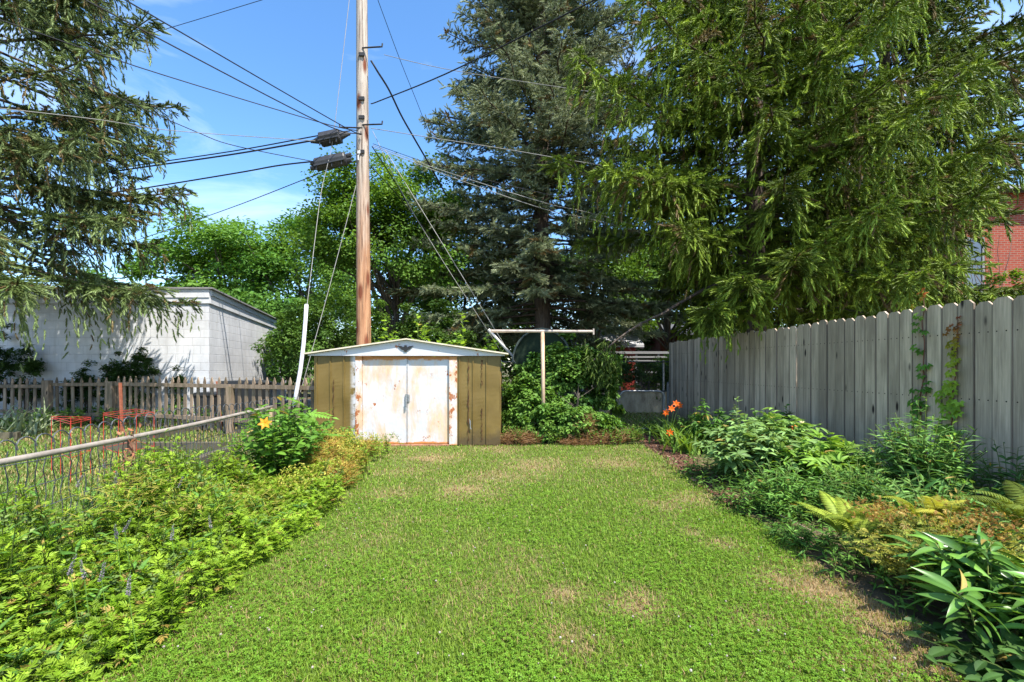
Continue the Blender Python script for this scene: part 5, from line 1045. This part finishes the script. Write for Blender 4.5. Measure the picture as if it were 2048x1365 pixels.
clump('bed_filler','broad leaved low growth along the foot of the board fence','ground cover',(3.9,4.5),1,.42,150,T_oval,.10,9,(.07,.16,.03),(.14,.26,.05),seed=261,kind='stuff',boxs=(3.5,4.15,2.4,7.8),t0=.1,hv=.5)
clump('phlox_clump','mid green narrow leaved clump behind the ferns','phlox',(3.1,3.3),.5,.6,60,T_narrow,.12,15,(.085,.20,.045),(.17,.31,.075),seed=262,t0=.1,up=.3,whorl=2,hv=.3)
clump('phlox_clump','narrow leaved clump between the white pipe and the tall bushy one','phlox',(3.45,4.5),.4,.62,44,T_narrow,.12,15,(.085,.20,.045),(.17,.31,.075),seed=263,t0=.1,up=.3,whorl=2,hv=.3)
# dry twigs at the lawn edge
mb=MB()
for pts in ([(1560,1030,3.7),(1620,1060,3.5),(1660,1075,3.4)],[(1575,1070,3.45),(1610,1078,3.4),(1660,1072,3.4)],[(1630,1135,2.95),(1690,1138,2.95),(1750,1130,3)]): tube(mb,[P(*p) for p in pts],[.006,.005,.003],5,(.36,.27,.2))
tag(mb.build('dry_twigs',M['stem'],None,P(1560,1030,3.7)*A(1,1,0)),'bare pale twigs poking from the bed onto the lawn','twigs',kind='stuff')
# stake and white pipe
a_=A(FX(5.2)-.12,5.2,0); a_=cl_(1733,4.95); mb=MB(); tube(mb,[a_,a_+A(0,0,.36)],.024,10); sphere(mb,a_+A(0,0,.36),.024,None,8,5,(1,1,.3)); bar(mb,a_+A(-.02,-.02,.25),a_+A(-.02,-.02,.33),.03,.02); tag(mb.build('rusty_stake',plain('dark_rust',(.10,.035,.022),.8,.25,0,.4,14),None,a_),'short rusty iron pipe standing upright in front of the fence boards','stake')
mb=MB(); tube(mb,[P(1785,970,4.5),P(1840,962,4.35)],.032,10); tag(mb.build('white_pipe',M['whiteplastic'],None,P(1785,970,4.5)),'short white plastic pipe lying at the foot of the fence','pipe')
# climbing vines on the boards
def vine(label,pxs,n,cols,seed,ll=.085):
    r=np.random.default_rng(seed); q=[]
    for px,py in pxs: d=4.54*F/(px-979); p=P(px,py,d); p[0]-=.035; q.append(p)
    q=np.array(q); u=np.linspace(0,1,30)*(len(q)-1); i=np.minimum(u.astype(int),len(q)-2); f=(u-i)[:,None]; c=q[i]*(1-f)+q[i+1]*f; c[:,1]+=.01*np.sin(u*7); rt=thing('climbing_vine',label,'vine',c[-1]*A(1,1,0)); o=c[-1]*A(1,1,0)
    st=MB(); tube(st,c,np.linspace(.003,.007,30),5,(.16,.06,.04)); st.build('stem',M['stem'],rt,o)
    t=np.sort(r.random(n)**.9); k=(t*29).astype(int); pos=c[k]+np.stack([-r.random(n)*.07,r.normal(size=n)*.045,r.normal(size=n)*.02],1)
    X=np.stack([-.35*np.ones(n),r.normal(size=n)*.9,-.45+.2*r.normal(size=n)],1); nz=np.tile(A(-.75,-.25,.6),(n,1))+r.normal(size=(n,3))*.25
    cc=np.array([np.interp(t,[x for x,_ in cols],[y[j] for _,y in cols]) for j in range(3)]).T; cc=np.clip(cc*(1+.15*r.normal(size=(n,1))),.01,.9)
    m_=MB(); inst(m_,T_palm,pos,X,nz,ll*(.45+.7*np.clip(t*2,0,1))*r.uniform(.8,1.2,n),cc); m_.build('foliage',M['leaf'],rt,o)
vine('sparse creeper climbing above the board tops with a red shoot',[(1857,580),(1852,640),(1856,720),(1848,800),(1845,880),(1840,960)],48,[(0,(.42,.10,.03)),(.10,(.3,.16,.03)),(.16,(.12,.25,.03)),(1,(.08,.22,.03))],251,.062)
vine('fuller creeper with red top leaves and bright yellow green lower leaves',[(1924,640),(1921,700),(1915,780),(1912,860),(1908,940)],84,[(0,(.24,.06,.035)),(.14,(.34,.17,.03)),(.26,(.33,.36,.03)),(.5,(.30,.45,.045)),(1,(.15,.32,.035))],252,.068)
clump('creeper_foot','dark leaves of the sparse creeper piling at the foot of the fence','vine',A(FX(4.6)-.18,4.6,0),.26,.62,12,T_palm,.11,8,(.04,.13,.025),(.08,.2,.035),seed=253,t0=.1,up=.1)
